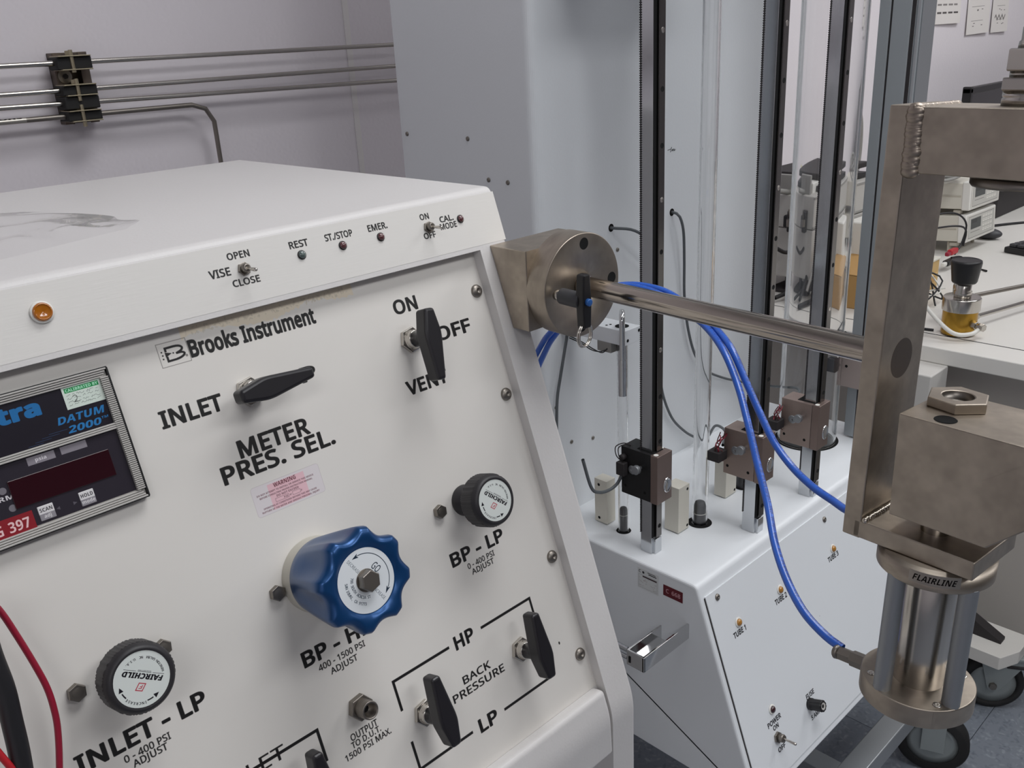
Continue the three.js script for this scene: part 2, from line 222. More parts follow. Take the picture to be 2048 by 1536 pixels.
  const plate = new THREE.BoxGeometry(PW / 1000, PH / 1000, 0.0016); plate.translate(-PW / 2000, -PH / 2000, -0.0006);
  placed(c, 'control_panel', plate, std({ map: panelMap, roughness: 0.5, bumpMap: peel, bumpScale: 0.00003 }), P0.toArray(), -A, 0, 'off-white recessed panel printed with black lettering');
  const on = (name, geo, mat, u, v, h = 0, rotZ = 0, label) => placed(c, name, geo, mat, panelPoint(u, v, h).toArray(), -A, rotZ, label);
  // header print: thin printed plate let into the header face
  { const W = 520, H = 40, s2 = 3.9; const map = canvasTexture(W * s2, H * s2, (g, w, h) => { g.fillStyle = '#dedbd6'; g.fillRect(0, 0, w, h); g.fillStyle = '#0c0a0a'; const X = (u) => (u + 490) * s2, Yp = (v) => (43.5 - v) * s2; const T = (s, u0, u1, v, cap = 4.4) => fitText(g, s, X(u0), X(u1), Yp(v), cap * s2, 'normal', 6);
      T('VISE', -225.6, -211.1, 24, 5); T('OPEN', -210.1, -194.3, 33.4, 4.3); T('CLOSE', -211.8, -192.4, 15.7, 4.3); T('REST', -164.1, -149.4, 32.1, 4.5); T('ST./STOP', -135.3, -112.2, 32.3, 4.5); T('EMER.', -98.2, -81, 32.6, 4.6); T('ON', -49.4, -41, 32.8, 4.2); T('OFF', -50.6, -39.2, 18, 4.2); T('CAL.', -31.4, -17.8, 27.9, 4.4); T('MODE', -32.7, -16.4, 22.2, 4.4); T('POWER', -398, -374, 24, 4.6); });
    const p = new THREE.BoxGeometry(W / 1000, H / 1000, 0.0012); p.translate((-490 + W / 2) / 1000, 0.0235, 0.01 - 0.00045); placed(c, 'header_fascia', p, std({ map, roughness: 0.42, bumpMap: peel, bumpScale: 0.00003 }), P0.toArray(), -A); }

  // screws along the right edge of the panel
  const screwGeo = join([turn([[0, 0], [5.3e-3, 0], [5.3e-3, 0.6e-3], [4.9e-3, 1.6e-3], [3.8e-3, 2.7e-3], [2.2e-3, 3.2e-3], [1.7e-3, 3.2e-3], [1.5e-3, 1.9e-3], [0, 1.9e-3]], 32)]);
  for (const [u, v] of [[-7.6, -30.6], [-7.6, -117.9], [-8.4, -260], [-8.4, -348.5]]) on('screw', screwGeo, M.steelDull, u, v, 0.2);
  // hexagon bolt heads beside the regulators
  const boltGeo = join([hexZ(9.2e-3, 0, 4.6e-3, 0.35, 0.5e-3), disc(3e-3, 4.5e-3, 4.75e-3, 20)]);
  for (const [u, v] of [[-103.6, -182.4], [-244.6, -184], [-374.8, -184.8], [-323.2, -183.2]]) on('hex_bolt', boltGeo, M.steelDull, u, v, 0.2);
  // ball valves: panel nut, chrome bonnet, black bar handle
  const nutGeo = join([hexZ(17.2e-3, 0, 3.6e-3, 0.2, 0.6e-3), turn([[0, 3e-3], [7.6e-3, 3e-3], [7.6e-3, 4.6e-3], [6.9e-3, 5.2e-3], [6.9e-3, 8.6e-3], [6e-3, 9.4e-3], [0, 9.4e-3]], 36)]);
  const handleGeo = (() => {
    const outline = roundShape([[-3.6e-3, -33.5e-3], [3.6e-3, -33.5e-3], [7.4e-3, -2e-3], [7.4e-3, 3e-3], [4e-3, 20e-3], [-4e-3, 20e-3], [-7.4e-3, 3e-3], [-7.4e-3, -2e-3]], [2.4e-3, 2.4e-3, 2e-3, 2e-3, 2.4e-3, 2.4e-3, 2e-3, 2e-3]);
    return join([turn([[0, 8e-3], [6.1e-3, 8e-3], [6.1e-3, 17e-3], [7.2e-3, 21e-3], [0, 21e-3]], 32), extrude(outline, 18.5e-3, 32e-3, 2.2e-3, 3, 6)]);
  })();
  for (const [u, v, rot] of [[-83.4, -52, -7], [-219.6, -52, 92], [-66.6, -314.4, 179], [-166, -314.5, 181], [-264.5, -315.5, 180]]) { const p = on('selector_valve', nutGeo, M.steelBright, u, v, 0.2); const hd = sub(p, 'valve_handle', handleGeo, M.handleBlack, 'black bar handle'); hd.rotation.z = rot * RAD; }

  // small black knobs with white dials
  const knobGeo = (() => { const k = turn([[0, 0], [11.8e-3, 0], [12.2e-3, 1.2e-3], [11.6e-3, 5e-3], [9.4e-3, 9.5e-3], [7e-3, 12.5e-3], [6e-3, 15e-3], [6e-3, 19e-3], [15e-3, 20e-3], [19.4e-3, 21.5e-3], [20e-3, 22.5e-3], [20e-3, 34.6e-3], [19.6e-3, 35.2e-3], [19e-3, 37.4e-3], [17.6e-3, 39e-3], [16.2e-3, 39.4e-3], [15.6e-3, 38.6e-3], [0, 38.4e-3]], 160); const p = k.attributes.position; for (let i = 0; i < p.count; i++) { const x = p.getX(i), y = p.getY(i), z = p.getZ(i), r = Math.hypot(x, y); if (r > 19.9e-3 && z > 22e-3 && z < 35e-3) { const f = 1 + 0.009 * Math.sign(Math.sin(Math.atan2(y, x) * 80)); p.setX(i, x * f); p.setY(i, y * f); } } k.computeVertexNormals(); return k; })();
  const dialMap = canvasTexture(512, 512, (g) => {
    g.fillStyle = '#d5dad6'; g.fillRect(0, 0, 512, 512); g.fillStyle = '#15131a'; g.translate(256, 256);
    fitText(g, 'FAIRCHILD', -185, 185, 48, 46, 'bold', 6, 0.18); g.fillRect(-190, 62, 108, 4); g.fillRect(-70, 62, 130, 4); g.fillRect(72, 62, 116, 4); fitText(g, 'INDUSTRIAL PRODUCTS COMPANY', -66, 58, 78, 8, 'bold');
    g.save(); g.strokeStyle = '#b4424f'; g.lineWidth = 9; g.transform(1, 0, -0.25, 1, -6, -70); g.strokeRect(-30, -34, 60, 66); g.fillStyle = '#b4424f'; g.fillRect(-14, -18, 8, 36); g.fillRect(-14, -18, 28, 7); g.fillRect(-14, -2, 22, 7); g.restore();
    const arc = (s, R, a0, a1, cap, flip) => { for (let i = 0; i < s.length; i++) { const a = a0 + (a1 - a0) * i / (s.length - 1); g.save(); g.rotate(a); g.translate(0, flip ? R : -R); midText(g, s[i], 0, flip ? 10 : 0, cap); g.restore(); } };
    arc('INCREASE', 205, -0.42, 0.42, 24); arc('WINSTON-SALEM  NC  U.S.A.', 196, 1.05, -1.05, 22, true);
    g.strokeStyle = '#15131a'; g.lineWidth = 12; for (const s of [-1, 1]) { g.beginPath(); g.arc(0, 0, 206, -Math.PI / 2 + (s > 0 ? 0.5 : -0.78), -Math.PI / 2 + (s > 0 ? 0.78 : -0.5)); g.stroke(); const a = s * 0.92; g.save(); g.rotate(a); g.translate(0, -206); g.beginPath(); g.moveTo(s * 34, 0); g.lineTo(-s * 14, -22); g.lineTo(-s * 14, 22); g.fill(); g.restore(); }
  });
  const dialMat = std({ map: dialMap, roughness: 0.35 });
  const dialGeo = new THREE.CircleGeometry(15.5e-3, 48); dialGeo.translate(0, 0, 38.7e-3);
  for (const [u, v, rot] of [[-77.9, -183, 137], [-349.1, -184, 147]]) { const p = on('pressure_knob', knobGeo, M.knurl, u, v, 0.2, 0, 'black knurled knob with a white dial'); const d = sub(p, 'dial', dialGeo, dialMat); d.rotation.z = rot * RAD; }

  // large blue fluted regulator knob
  {
    const prof = [[11, 25.4], [12, 26.2], [20, 27.6], [30, 29.4], [42, 31.4], [54, 33.3], [60, 34], [63.4, 33.6], [65.6, 32.2], [66.6, 30], [66.8, 27.4], [66.2, 24], [65.2, 21.6], [64.6, 20.6], [64.4, 0]], seg = 192, pos = [], idx = [], uvs = [];
    prof.forEach(([h, r0], j) => { for (let i = 0; i <= seg; i++) { const th = i / seg * Math.PI * 2, ph = ((th * 8 / (Math.PI * 2) + 0.35) % 1 + 1) % 1, sc = Math.min(1, Math.abs(ph - 0.5) / 0.38), q = 1 - sc * sc; const t = Math.min(1, Math.max(0, (h - 24) / 26)), dep = 4.6 * Math.sqrt(t) * Math.min(1, Math.max(0, (r0 - 22) / 8)); const r = (r0 - dep * q) / 1000; pos.push(r * Math.cos(th), r * Math.sin(th), h / 1000); uvs.push(i / seg, j / prof.length); } });
    for (let j = 0; j < prof.length - 1; j++) for (let i = 0; i < seg; i++) { const a = j * (seg + 1) + i, b = a + 1, d = a + seg + 1, e = d + 1; idx.push(a, b, d, b, e, d); }
    const kg = new THREE.BufferGeometry(); kg.setAttribute('position', new THREE.Float32BufferAttribute(pos, 3)); kg.setAttribute('uv', new THREE.Float32BufferAttribute(uvs, 2)); kg.setIndex(idx); kg.computeVertexNormals();
    const knob = on('regulator_knob', kg, M.blueMetal, -213, -184.4, 0.2, 0, 'large blue fluted regulator knob');
    sub(knob, 'skirt', turn([[0, 0], [25.8e-3, 0], [26e-3, 0.6e-3], [26e-3, 11e-3], [25.2e-3, 11.6e-3], [0, 11.6e-3]], 64), M.skirt, 'cream ring behind the blue knob');
    const face = canvasTexture(768, 768, (g) => {
      g.fillStyle = '#d9dde0'; g.fillRect(0, 0, 768, 768); g.translate(384, 384); g.fillStyle = g.strokeStyle = '#1d2c3c'; g.save(); g.rotate(62 * RAD);
      g.lineWidth = 9; g.beginPath(); g.arc(0, 0, 316, -Math.PI + 0.42, -0.42); g.stroke();
      for (const s of [-1, 1]) { g.save(); g.rotate(s * 1.2); g.translate(0, -316); g.beginPath(); g.moveTo(s * 66, 6); g.lineTo(-s * 24, -26); g.lineTo(-s * 6, 0); g.lineTo(-s * 24, 26); g.fill(); g.restore(); }
      fitText(g, 'GO', -62, 50, -150, 92, 'normal', 2, 0.1); g.beginPath(); g.arc(70, -156, 8, 0, 6.3); g.fill();
      g.fillStyle = '#4a545e'; fitText(g, 'DECREASE', -344, -138, 18, 40, 'normal', 0); fitText(g, 'INCREASE', 138, 344, 18, 40, 'normal', 0);
      const arc = (s, R, a0, a1, cap) => { for (let i = 0; i < s.length; i++) { const a = a0 + (a1 - a0) * i / (s.length - 1); g.save(); g.rotate(a); g.translate(0, R); midText(g, s[i], 0, 14, cap, 0.85); g.restore(); } };
      arc('700 SOUTH ACACIA ST', 200, 0.98, -0.98, 36); arc('SAN DIMAS, CA 91773', 276, 0.72, -0.72, 36); g.restore();
    });
    const lg = new THREE.CircleGeometry(20.6e-3, 64); lg.translate(0, 0, 64.7e-3); sub(knob, 'dial', lg, std({ map: face, roughness: 0.4 }), 'white round label with arrows and lettering');
    sub(knob, 'hex_bolt', [disc(7.4e-3, 64.6e-3, 65.1e-3, 40), hexZ(12.2e-3, 65e-3, 71e-3, 0.3, 0.7e-3)], M.steelDull);
  }
  // output fitting
  { const f = on('output_fitting', [hexZ(16e-3, 0, 5.5e-3, 0.15, 0.6e-3), turn([[4.4e-3, 3e-3], [6.4e-3, 5e-3], [6.4e-3, 8e-3], [6.1e-3, 8.4e-3], [6.4e-3, 9e-3], [6.4e-3, 10e-3], [6.1e-3, 10.4e-3], [6.4e-3, 11e-3], [6.4e-3, 15.4e-3], [6e-3, 16e-3], [4.9e-3, 16e-3], [4.2e-3, 13e-3], [2.4e-3, 9e-3], [0, 9e-3]], 36)], M.steelDull, -213.4, -283.4, 0.2); sub(f, 'bore', disc(2.3e-3, 9e-3, 9.3e-3), M.hole); }
  // header: lamps and toggle switches
  const lampGeo = (r) => turn([[r * 0.98, 0], [r, 0.3 * r], [r * 0.86, 0.62 * r], [r * 0.5, 0.86 * r], [0, 0.95 * r]], 28), ringGeo = (r) => turn([[0, 0], [r * 1.2, 0], [r * 1.2, 0.22 * r], [r * 1.05, 0.36 * r], [0, 0.36 * r]], 32);
  for (const [u, v, m, l] of [[-156.9, 26.8, M.greenLens, 'grey green unlit lamp'], [-123, 27, M.redLens, 'dark red unlit lamp'], [-89.4, 27.1, M.redLens, 'dark red unlit lamp'], [-11.3, 27.4, M.redLens, 'dark red unlit lamp']]) { const p = on('indicator_lamp', ringGeo(2.7e-3), M.black, u, v, 10.2); sub(p, 'lens', lampGeo(2.75e-3), m, l); }
  { const p = on('indicator_lamp', ringGeo(5.4e-3), M.whitePlastic, -328.4, 26.9, 10.2, 0, 'amber lamp in a white ring'); sub(p, 'lens', join([turn([[5.4e-3, 0], [5.4e-3, 2.6e-3], [4.9e-3, 3.4e-3], [4.2e-3, 3.6e-3], [4.2e-3, 3.2e-3], [2.4e-3, 3.1e-3], [0.5e-3, 2.6e-3], [0, 2.6e-3]], 40)]), M.amber, 'amber lens'); }
  for (const [u, v] of [[-201.4, 26], [-44.4, 26.3]]) { const p = on('toggle_switch', [hexZ(8e-3, 0, 1.8e-3, 0.2, 0.3e-3), turn([[0, 1.6e-3], [3.1e-3, 1.6e-3], [3.1e-3, 4.4e-3], [2.5e-3, 5.6e-3], [1.7e-3, 6e-3], [0, 5e-3]], 28)], M.steelDull, u, v, 10.2); const l = sub(p, 'lever', turn([[0, 0], [0.9e-3, 0], [1e-3, 6e-3], [1.35e-3, 10.5e-3], [1.2e-3, 12.4e-3], [0.6e-3, 13e-3], [0, 13.1e-3]], 20), M.steelBright, 'metal lever'); l.position.set(0, 0, 3e-3); l.rotation.set(0.28, 0.06, 0); }

  // pressure display with ribbed grey bezel
  {
    const x0 = -156.5, w = 156.5, h = 81, ribs = [];
    for (let i = 0; i < 4; i++) { const o = i * 1.32; ribs.push(span(x0 / 1000, -0.0005 - o / 1000 * 0.6, -(o + 0.1) / 1000, -(o + 1.2) / 1000, 0, (7.6 - i * 0.5) / 1000, 0.0004), span(x0 / 1000, -0.0005 - o / 1000 * 0.6, (-h + o + 0.1) / 1000, (-h + o + 1.2) / 1000, 0, (7.6 - i * 0.5) / 1000, 0.0004)); }
    for (let k = 0; k < 3; k++) ribs.push(span(x0 / 1000, -0.004, -(33 + k * 1.3) / 1000, -(34.1 + k * 1.3) / 1000, 0, 0.0068, 0.0004));
    for (let k = 0; k < 58; k++) ribs.push(span(-0.0052, -0.0004, -(5.2 + k * 1.22) / 1000, -(6.1 + k * 1.22) / 1000, 0, 0.0072, 0.0003));
    ribs.push(span(x0 / 1000, 0, -0.0795, -0.0015, 0, 0.0045, 0.001));
    const bez = on('pressure_display', ribs, M.greyLight, -303.6, -12, 0.2, 0, 'dark pressure display in a ribbed grey bezel');
    sub(bez, 'rim', [span(x0 / 1000, 0.0006, -0.0006, 0.0006, 0, 0.0066, 0.0003), span(x0 / 1000, 0.0006, -h / 1000 - 0.0006, -h / 1000 + 0.0006, 0, 0.0066, 0.0003), span(-0.0002, 0.0009, -h / 1000, 0, 0, 0.0066, 0.0003)], M.black, 'thin black outline of the bezel');
    const fs = 12, fw = 150, fh = 70;
    const fm = canvasTexture(fw * fs, fh * fs, (g, W, H) => {
      const X = (u) => (u + 303.6 + 155.5) * fs, Yp = (v) => (-v - 17.2) * fs; g.fillStyle = '#232028'; g.fillRect(0, 0, W, H); g.fillStyle = '#2f2b33'; g.fillRect(0, Yp(-49), W, H);
      g.fillStyle = '#2a6da6'; fitText(g, 'Setra', X(-386), X(-345.2), Yp(-27.9 + -0.2), 8.6 * fs, 'bold', 8); g.fillStyle = '#2f77b2'; fitText(g, 'DATUM', X(-338.6), X(-312.5), Yp(-37.2), 4.2 * fs, 'bold', 2, 0.28); fitText(g, '2000', X(-334.6), X(-316), Yp(-43.4), 4 * fs, 'bold', 2, 0.28); fitText(g, 'TM', X(-315), X(-311), Yp(-40.6), 1.4 * fs, 'bold', 0, 0.2);
      g.fillStyle = '#30415e'; for (let i = 0; i < 4; i++) g.fillRect(X(-345 - i * 4), Yp(-40.4 - i * 1.2), (10.5 - i * 0.8) * fs, 0.28 * fs);
      g.fillStyle = '#8a858c'; g.fillRect(X(-360.3), Yp(-48.9 + -0.6), 15 * fs, 4.6 * fs); g.fillRect(X(-342), Yp(-48.9 + -0.4), 14.6 * fs, 4.4 * fs); g.fillStyle = '#dcd8dc'; fitText(g, 'psia', X(-356), X(-350), Yp(-52.8), 2 * fs, 'bold');
      g.fillStyle = '#d4d0d4'; fitText(g, 'ALARM', X(-391), X(-372), Yp(-68.4), 2.6 * fs, 'bold'); g.fillStyle = '#77737a'; for (const [a, b] of [[-376.6, -62.8], [-374.6, -73.4]]) { g.beginPath(); g.arc(X(a), Yp(b), 2 * fs, 0, 6.3); g.fill(); }
      g.fillStyle = '#5d5961'; g.beginPath(); g.moveTo(X(-344.6), Yp(-81.2)); g.lineTo(X(-342.4), Yp(-82.2)); g.lineTo(X(-344.6), Yp(-83.2)); g.fill(); g.beginPath(); g.moveTo(X(-352), Yp(-81)); g.lineTo(X(-354), Yp(-82)); g.lineTo(X(-352), Yp(-83)); g.fill();
    });
    const fp = new THREE.PlaneGeometry(fw / 1000, fh / 1000); fp.translate(-0.0055 - fw / 2000 + 0.0003, -0.0052 - fh / 2000, 0.0048); const faceMesh = sub(bez, 'face_panel', fp, std({ map: fm, roughness: 0.22 }), 'black glossy face panel');
    sub(faceMesh, 'display_window', span((-373 + 303.6) / 1000, (-316.8 + 303.6) / 1000, (-58.6 + 12) / 1000, (-74.8 + 12) / 1000, 0.0042, 0.0054, 0.0004), phys({ color: 0x2a0812, roughness: 0.12, clearcoat: 0.6 }), 'dark red blank display window');
    for (const [s, t2, a, b] of [['HOLD', 'mode', -340.4, -332], ['SCAN', 'adj', -363, -354.8]]) { const bw = 8.4, bm = canvasTexture(168, 168, (g) => { g.fillStyle = '#d8d5d6'; g.fillRect(0, 0, 168, 168); g.fillStyle = '#8d898f'; g.fillRect(0, 92, 168, 76); g.fillStyle = '#262229'; fitText(g, s, 16, 152, 70, 42, 'bold'); g.fillStyle = '#d8d5d6'; midText(g, t2, 84, 142, 40); }); const q = new THREE.PlaneGeometry(bw / 1000, bw / 1000); q.translate(0, 0, 0.0052); const base = sub(faceMesh, 'push_button', bx(bw / 1000, bw / 1000, 0.0009, ((a + b) / 2 + 303.6) / 1000, (-81.7 + 12) / 1000, 0.0048, 0.0004), std({ map: null, color: 0xc9c5c7, roughness: 0.4 })); base.geometry = (() => { const g = clean(base.geometry), p = g.attributes.position, uv = g.attributes.uv, cx = ((a + b) / 2 + 303.6) / 1000, cy = (-81.7 + 12) / 1000; for (let i = 0; i < p.count; i++) uv.setXY(i, (p.getX(i) - cx) / (bw / 1000) + 0.5, (p.getY(i) - cy) / (bw / 1000) + 0.5); return g; })(); base.material = std({ map: bm, roughness: 0.4 }); }
    const sm = canvasTexture(512, 300, (g) => { g.fillStyle = '#d3ded4'; g.fillRect(0, 0, 512, 300); g.fillStyle = '#1f8a4c'; g.fillRect(30, 24, 452, 62); g.fillStyle = '#b9ebcd'; fitText(g, 'CALIBRATED BY', 44, 470, 74, 38, 'bold'); const r = rng(8); g.strokeStyle = '#4b5751'; g.lineWidth = 4; for (let k = 0; k < 4; k++) { let x = 40; g.beginPath(); g.moveTo(x, 130 + k * 44); while (x < 460) { x += 9 + r() * 9; g.lineTo(x, 118 + k * 44 + (r() - 0.5) * 30); if (r() < 0.12) { x += 26; g.moveTo(x, 120 + k * 44); } } g.stroke(); } g.strokeStyle = '#20241f'; g.lineWidth = 7; g.beginPath(); g.moveTo(110, 150); g.bezierCurveTo(170, 100, 190, 190, 120, 220); g.lineTo(190, 226); g.stroke(); });
    const sp = new THREE.PlaneGeometry(0.0222, 0.0132); sp.translate((-319.8 + 303.6) / 1000, (-23.6 + 12) / 1000, 0.00505); sub(faceMesh, 'sticker', sp, std({ map: sm, roughness: 0.3 }), 'white and green calibration sticker');
    const rm = canvasTexture(512, 192, (g) => { g.fillStyle = '#861320'; g.fillRect(0, 0, 512, 192); g.fillStyle = '#e6c2c2'; fitText(g, 'PG', 110, 236, 140, 96, 'bold'); fitText(g, '397', 286, 470, 140, 96, 'bold'); });
    const rp = new THREE.PlaneGeometry(0.031, 0.0116); rp.translate((-381.4 + 303.6) / 1000, (-83.6 + 12) / 1000, 0.005); sub(faceMesh, 'asset_label', rp, std({ map: rm, roughness: 0.4 }), 'red label reading PG 397');
  }
}
// clear plastic bag on the console top
{
  const nx = 46, nz = 34, g = new THREE.PlaneGeometry(0.34, 0.2, nx, nz); g.rotateX(-Math.PI / 2); const p = g.attributes.position;
  for (let i = 0; i < p.count; i++) { const x = p.getX(i) / 0.17, z = p.getZ(i) / 0.1, e = Math.max(0, 1 - Math.max(Math.abs(x), Math.abs(z)) ** 3); const n = sampleGrid(G64, 64, x * 7 + 20, z * 3 + 9), n2 = sampleGrid(G32, 32, x * 3 + 4, z * 5 + 2); p.setY(i, 0.0006 + e * (0.002 + 0.011 * Math.pow(Math.abs(n - 0.5) * 2, 0.7) * n2)); p.setX(i, p.getX(i) * (1 - 0.25 * z * z * n2)); }
  g.rotateY(0.32); g.computeVertexNormals(); g.translate(0.095, EYE - 0.1127, -0.705);
  solo('plastic_bag', g, M.film, 'crumpled clear plastic bag lying flat on top of the white console', 'plastic bag');
}
// test leads hanging in front of the panel at the left
{
  const P = (L, h) => L.map(([u, v]) => panelPoint(u, v, h));
  solo('test_lead', pipe(P([[-404, -108], [-399.1, -121.4], [-396, -135.8], [-392.6, -155.3], [-390.8, -170], [-391.1, -182.5], [-392.8, -194], [-398, -213], [-410, -250]], 20), 0.0018, 10), M.redWire, 'dark red wire curving down over the panel left of the lowest dial knob', 'wire');
  solo('cable', pipe(P([[-409, -110], [-411.4, -135.4], [-411.4, -156.7], [-413, -173], [-416, -198.4], [-424, -240]], 35), 0.0052, 14), M.cableBlack, 'thick black cable hanging at the bottom left edge before the panel', 'cable');
  solo('test_lead', pipe(P([[-428, -165], [-425.1, -179.2], [-423, -187.4], [-420.2, -197.5], [-416, -215]], 38), 0.0018, 10), M.redBright, 'short bright red wire in the bottom left corner behind the black cable', 'wire');
}

// ================================================================ WALL PIPES
{
  const z = WALL + 0.035, k = 0.9745, r = 0.0035;
  const labels = ['uppermost thin steel pipe running along the lavender wall', 'second thin steel pipe from the top along the wall', 'third thin steel pipe from the top, running right to the cabinet'];
  [[-0.0019, -0.0019], [-0.0373, -0.0373], [-0.0476, -0.0588]].forEach(([a, b], i) => solo('wall_pipe', bar([-1.9, EYE + (a - (b - a) * 2.1) * k, z], [1.25, EYE + (b + (b - a) * 0.5) * k, z], r, 16), M.steelBright, labels[i], 'pipe'));
  const y4 = -0.0712 * k, bent = thing('wall_pipe', 'lowest steel pipe on the wall, bending down behind the white console', 'pipe', [0.6, EYE + y4, z]);
  const pts = [[-1.9, 0], [-0.6, 0], [0.2, 0], [0.5, 0], [0.6, 0], [0.63, 0]]; for (let i = 0; i <= 8; i++) { const a = i / 8 * Math.PI / 2; pts.push([0.645 + 0.03 * Math.sin(a), -0.03 + 0.03 * Math.cos(a)]); } pts.push([0.675, -0.045], [0.675, -0.08], [0.675, -0.2], [0.675, -0.5], [0.675, -0.8]);
  part(bent, 'tube', pipe(pts.map(([x, y]) => V3(x, EYE + y4 + y, z)), r, 14, 8, 0.5), M.steelDull);
  const sl = new THREE.CylinderGeometry(r + 0.00015, r + 0.00015, 0.075, 20, 1, true); sl.rotateY(-0.4); sl.rotateZ(Math.PI / 2); sl.translate(0.375, EYE + y4, z);
  part(bent, 'printed_label', sl, std({ metalness: 0.8, roughness: 0.35, map: canvasTexture(128, 512, (g) => { g.fillStyle = '#b5b0a8'; g.fillRect(0, 0, 128, 512); g.fillStyle = '#151313'; for (const o of [0, 64]) { g.save(); g.translate(44 + o, 500); g.rotate(-Math.PI / 2); fitText(g, 'SHOP AIR', 20, 470, 0, 22, 'bold', 4); g.restore(); } }) }), 'black pipe marking');
  const c = thing('pipe_clamp', 'dark strut bracket on the wall clamping the four steel pipes', 'bracket', [0.49, EYE - 0.035, WALL]);
  part(c, 'strut_channel', [span(0.467, 0.471, EYE - 0.081, EYE + 0.011, WALL, WALL + 0.02, 0.0006), span(0.509, 0.513, EYE - 0.081, EYE + 0.011, WALL, WALL + 0.02, 0.0006), span(0.467, 0.513, EYE - 0.081, EYE + 0.011, WALL, WALL + 0.003, 0.0006), span(0.468, 0.479, EYE - 0.081, EYE + 0.011, WALL + 0.0175, WALL + 0.0205, 0.0006), span(0.501, 0.512, EYE - 0.081, EYE + 0.011, WALL + 0.0175, WALL + 0.0205, 0.0006)], std({ color: 0x6b6058, metalness: 0.7, roughness: 0.5 }));
  part(c, 'washer', moved(turn([[2.5e-3, 0], [9e-3, 0], [9e-3, 1.5e-3], [2.5e-3, 1.5e-3]], 24), 0.478, EYE - 0.019, WALL + 0.021), M.steelDull);
  part(c, 'screw', moved(hexZ(6e-3, 0, 5e-3, 0.2), 0.478, EYE - 0.019, WALL + 0.021), M.dark);
  for (const [y, n, hgt] of [[-0.0019, 1, 0.018], [-0.0373, 1, 0.014], [-0.0535, 0, 0.018], [-0.0712, 1, 0.014]]) {
    const yy = EYE + y * k; part(c, 'cushion', span(0.462, 0.508, yy - hgt / 2, yy + hgt / 2 * 0.85, WALL + 0.016, WALL + 0.047, 0.002), M.rubber, 'black cushion block');
    if (n) { part(c, 'clamp_plate', [span(0.464, 0.506, yy + hgt / 2 * 0.8, yy + hgt / 2 * 0.8 + 0.0016, WALL + 0.019, WALL + 0.052, 0.0005), span(0.466, 0.506, yy - hgt / 2 - 0.0008, yy - hgt / 2 + 0.0008, WALL + 0.019, WALL + 0.052, 0.0005)], M.zinc); const nut = hexY(8.5e-3, 0, 6e-3, 0.3); nut.translate(0.482, yy + hgt / 2 * 0.8 + 0.0016, WALL + 0.04); part(c, 'nut', [nut, moved(rodY(2.6e-3, -0.02, 0.0085), 0.482, yy + hgt / 2 * 0.8, WALL + 0.0475)], M.zinc); }
  }
}

// ================================================================ VISE, ITS MOUNT AND PIN
const Y = (y) => EYE + y;
{
  const m = thing('vise_mount', 'stainless wedge block with a thick round drilled flange on the console side', 'mounting', [0.535, Y(-0.189), -0.50]);
  // wedge block: slanted back meets the sloping console frame
  const s = shape([[-0.5413, Y(-0.1565)], [-0.5187, Y(-0.222)], [-0.5004, Y(-0.222)], [-0.5004, Y(-0.1565)]]);
  part(m, 'wedge_block', worldUV(clean(sweepX(s, 0.494, 0.576, 0.0008)), 6), M.steel);
  const fl = turn([[8.2e-3, -22e-3], [41.6e-3, -22e-3], [42.3e-3, -21.3e-3], [42.3e-3, -0.8e-3], [41.5e-3, 0], [8.2e-3, 0], [8.2e-3, -22e-3]], 96);
  const f = placed(m, 'flange', fl, M.steel, [0.535, Y(-0.189), -0.478]); f.rotation.y = -3 * RAD;
  for (const [x, y] of [[2, 33.6], [33.4, -0.3], [-2, -33.6], [-23, 24]].slice(0, 3)) { const hl = sub(f, 'bolt_hole', turn([[0, 0.05e-3], [4e-3, 0.05e-3], [4.1e-3, 0.15e-3], [4.7e-3, 0.15e-3], [4.8e-3, 0.02e-3]], 28), M.hole, 'dark counterbored hole'); hl.position.set(x / 1000, y / 1000, 0); }
  sub(f, 'collar', turn([[8.2e-3, 0], [9.6e-3, 0], [9.6e-3, 2e-3], [9e-3, 2.6e-3], [8.2e-3, 2.6e-3]], 40), M.steelBright);
  const bh = placed(m, 'bolt_hole', disc(0.0055, 0, 0.0003), M.hole, [0.507, Y(-0.1735), -0.5004]);
}
{
  const pin = thing('quick_release_pin', 'black T-handled quick release pin with blue button pushed into the round flange', 'locking pin', [0.535 - 0.0328, Y(-0.189), -0.4765]); pin.rotation.y = -3.9 * RAD;
  const add = (n, g, mt, l) => sub(pin, n, g, mt, l);
  add('sleeve', turn([[0, 0], [4.3e-3, 0], [4.3e-3, 5.4e-3], [0, 5.4e-3]], 28), M.steelBright, 'bright steel sleeve');
  add('body', turn([[0, 5.2e-3], [5e-3, 5.2e-3], [6.3e-3, 6.6e-3], [6.3e-3, 28e-3], [0, 28e-3]], 32), M.charcoal);
  add('handle', extrude(roundShape([[-3.8e-3, -20.5e-3], [3.6e-3, -20.5e-3], [4.6e-3, -4e-3], [4.4e-3, 5e-3], [3.4e-3, 21e-3], [-3.4e-3, 21e-3], [-4.6e-3, 4e-3], [-4.6e-3, -5e-3]], 1.6e-3), 26e-3, 34e-3, 1e-3, 2), M.black, 'black T-shaped handle');
  add('button', turn([[0, 33.6e-3], [2.9e-3, 33.6e-3], [2.9e-3, 36.4e-3], [2.3e-3, 37e-3], [0, 37e-3]], 24), M.blueButton, 'blue push button');
  const ring = new THREE.TorusGeometry(9.2e-3, 0.85e-3, 10, 48), ring2 = new THREE.TorusGeometry(9e-3, 0.85e-3, 10, 48); ring2.translate(0.3e-3, 0.2e-3, 1.4e-3); const rr = join([ring, ring2]); rr.rotateY(0.25); rr.translate(0.2e-3, -27e-3, 29e-3);
  add('key_ring', rr, M.steelBright, 'split steel ring');
}
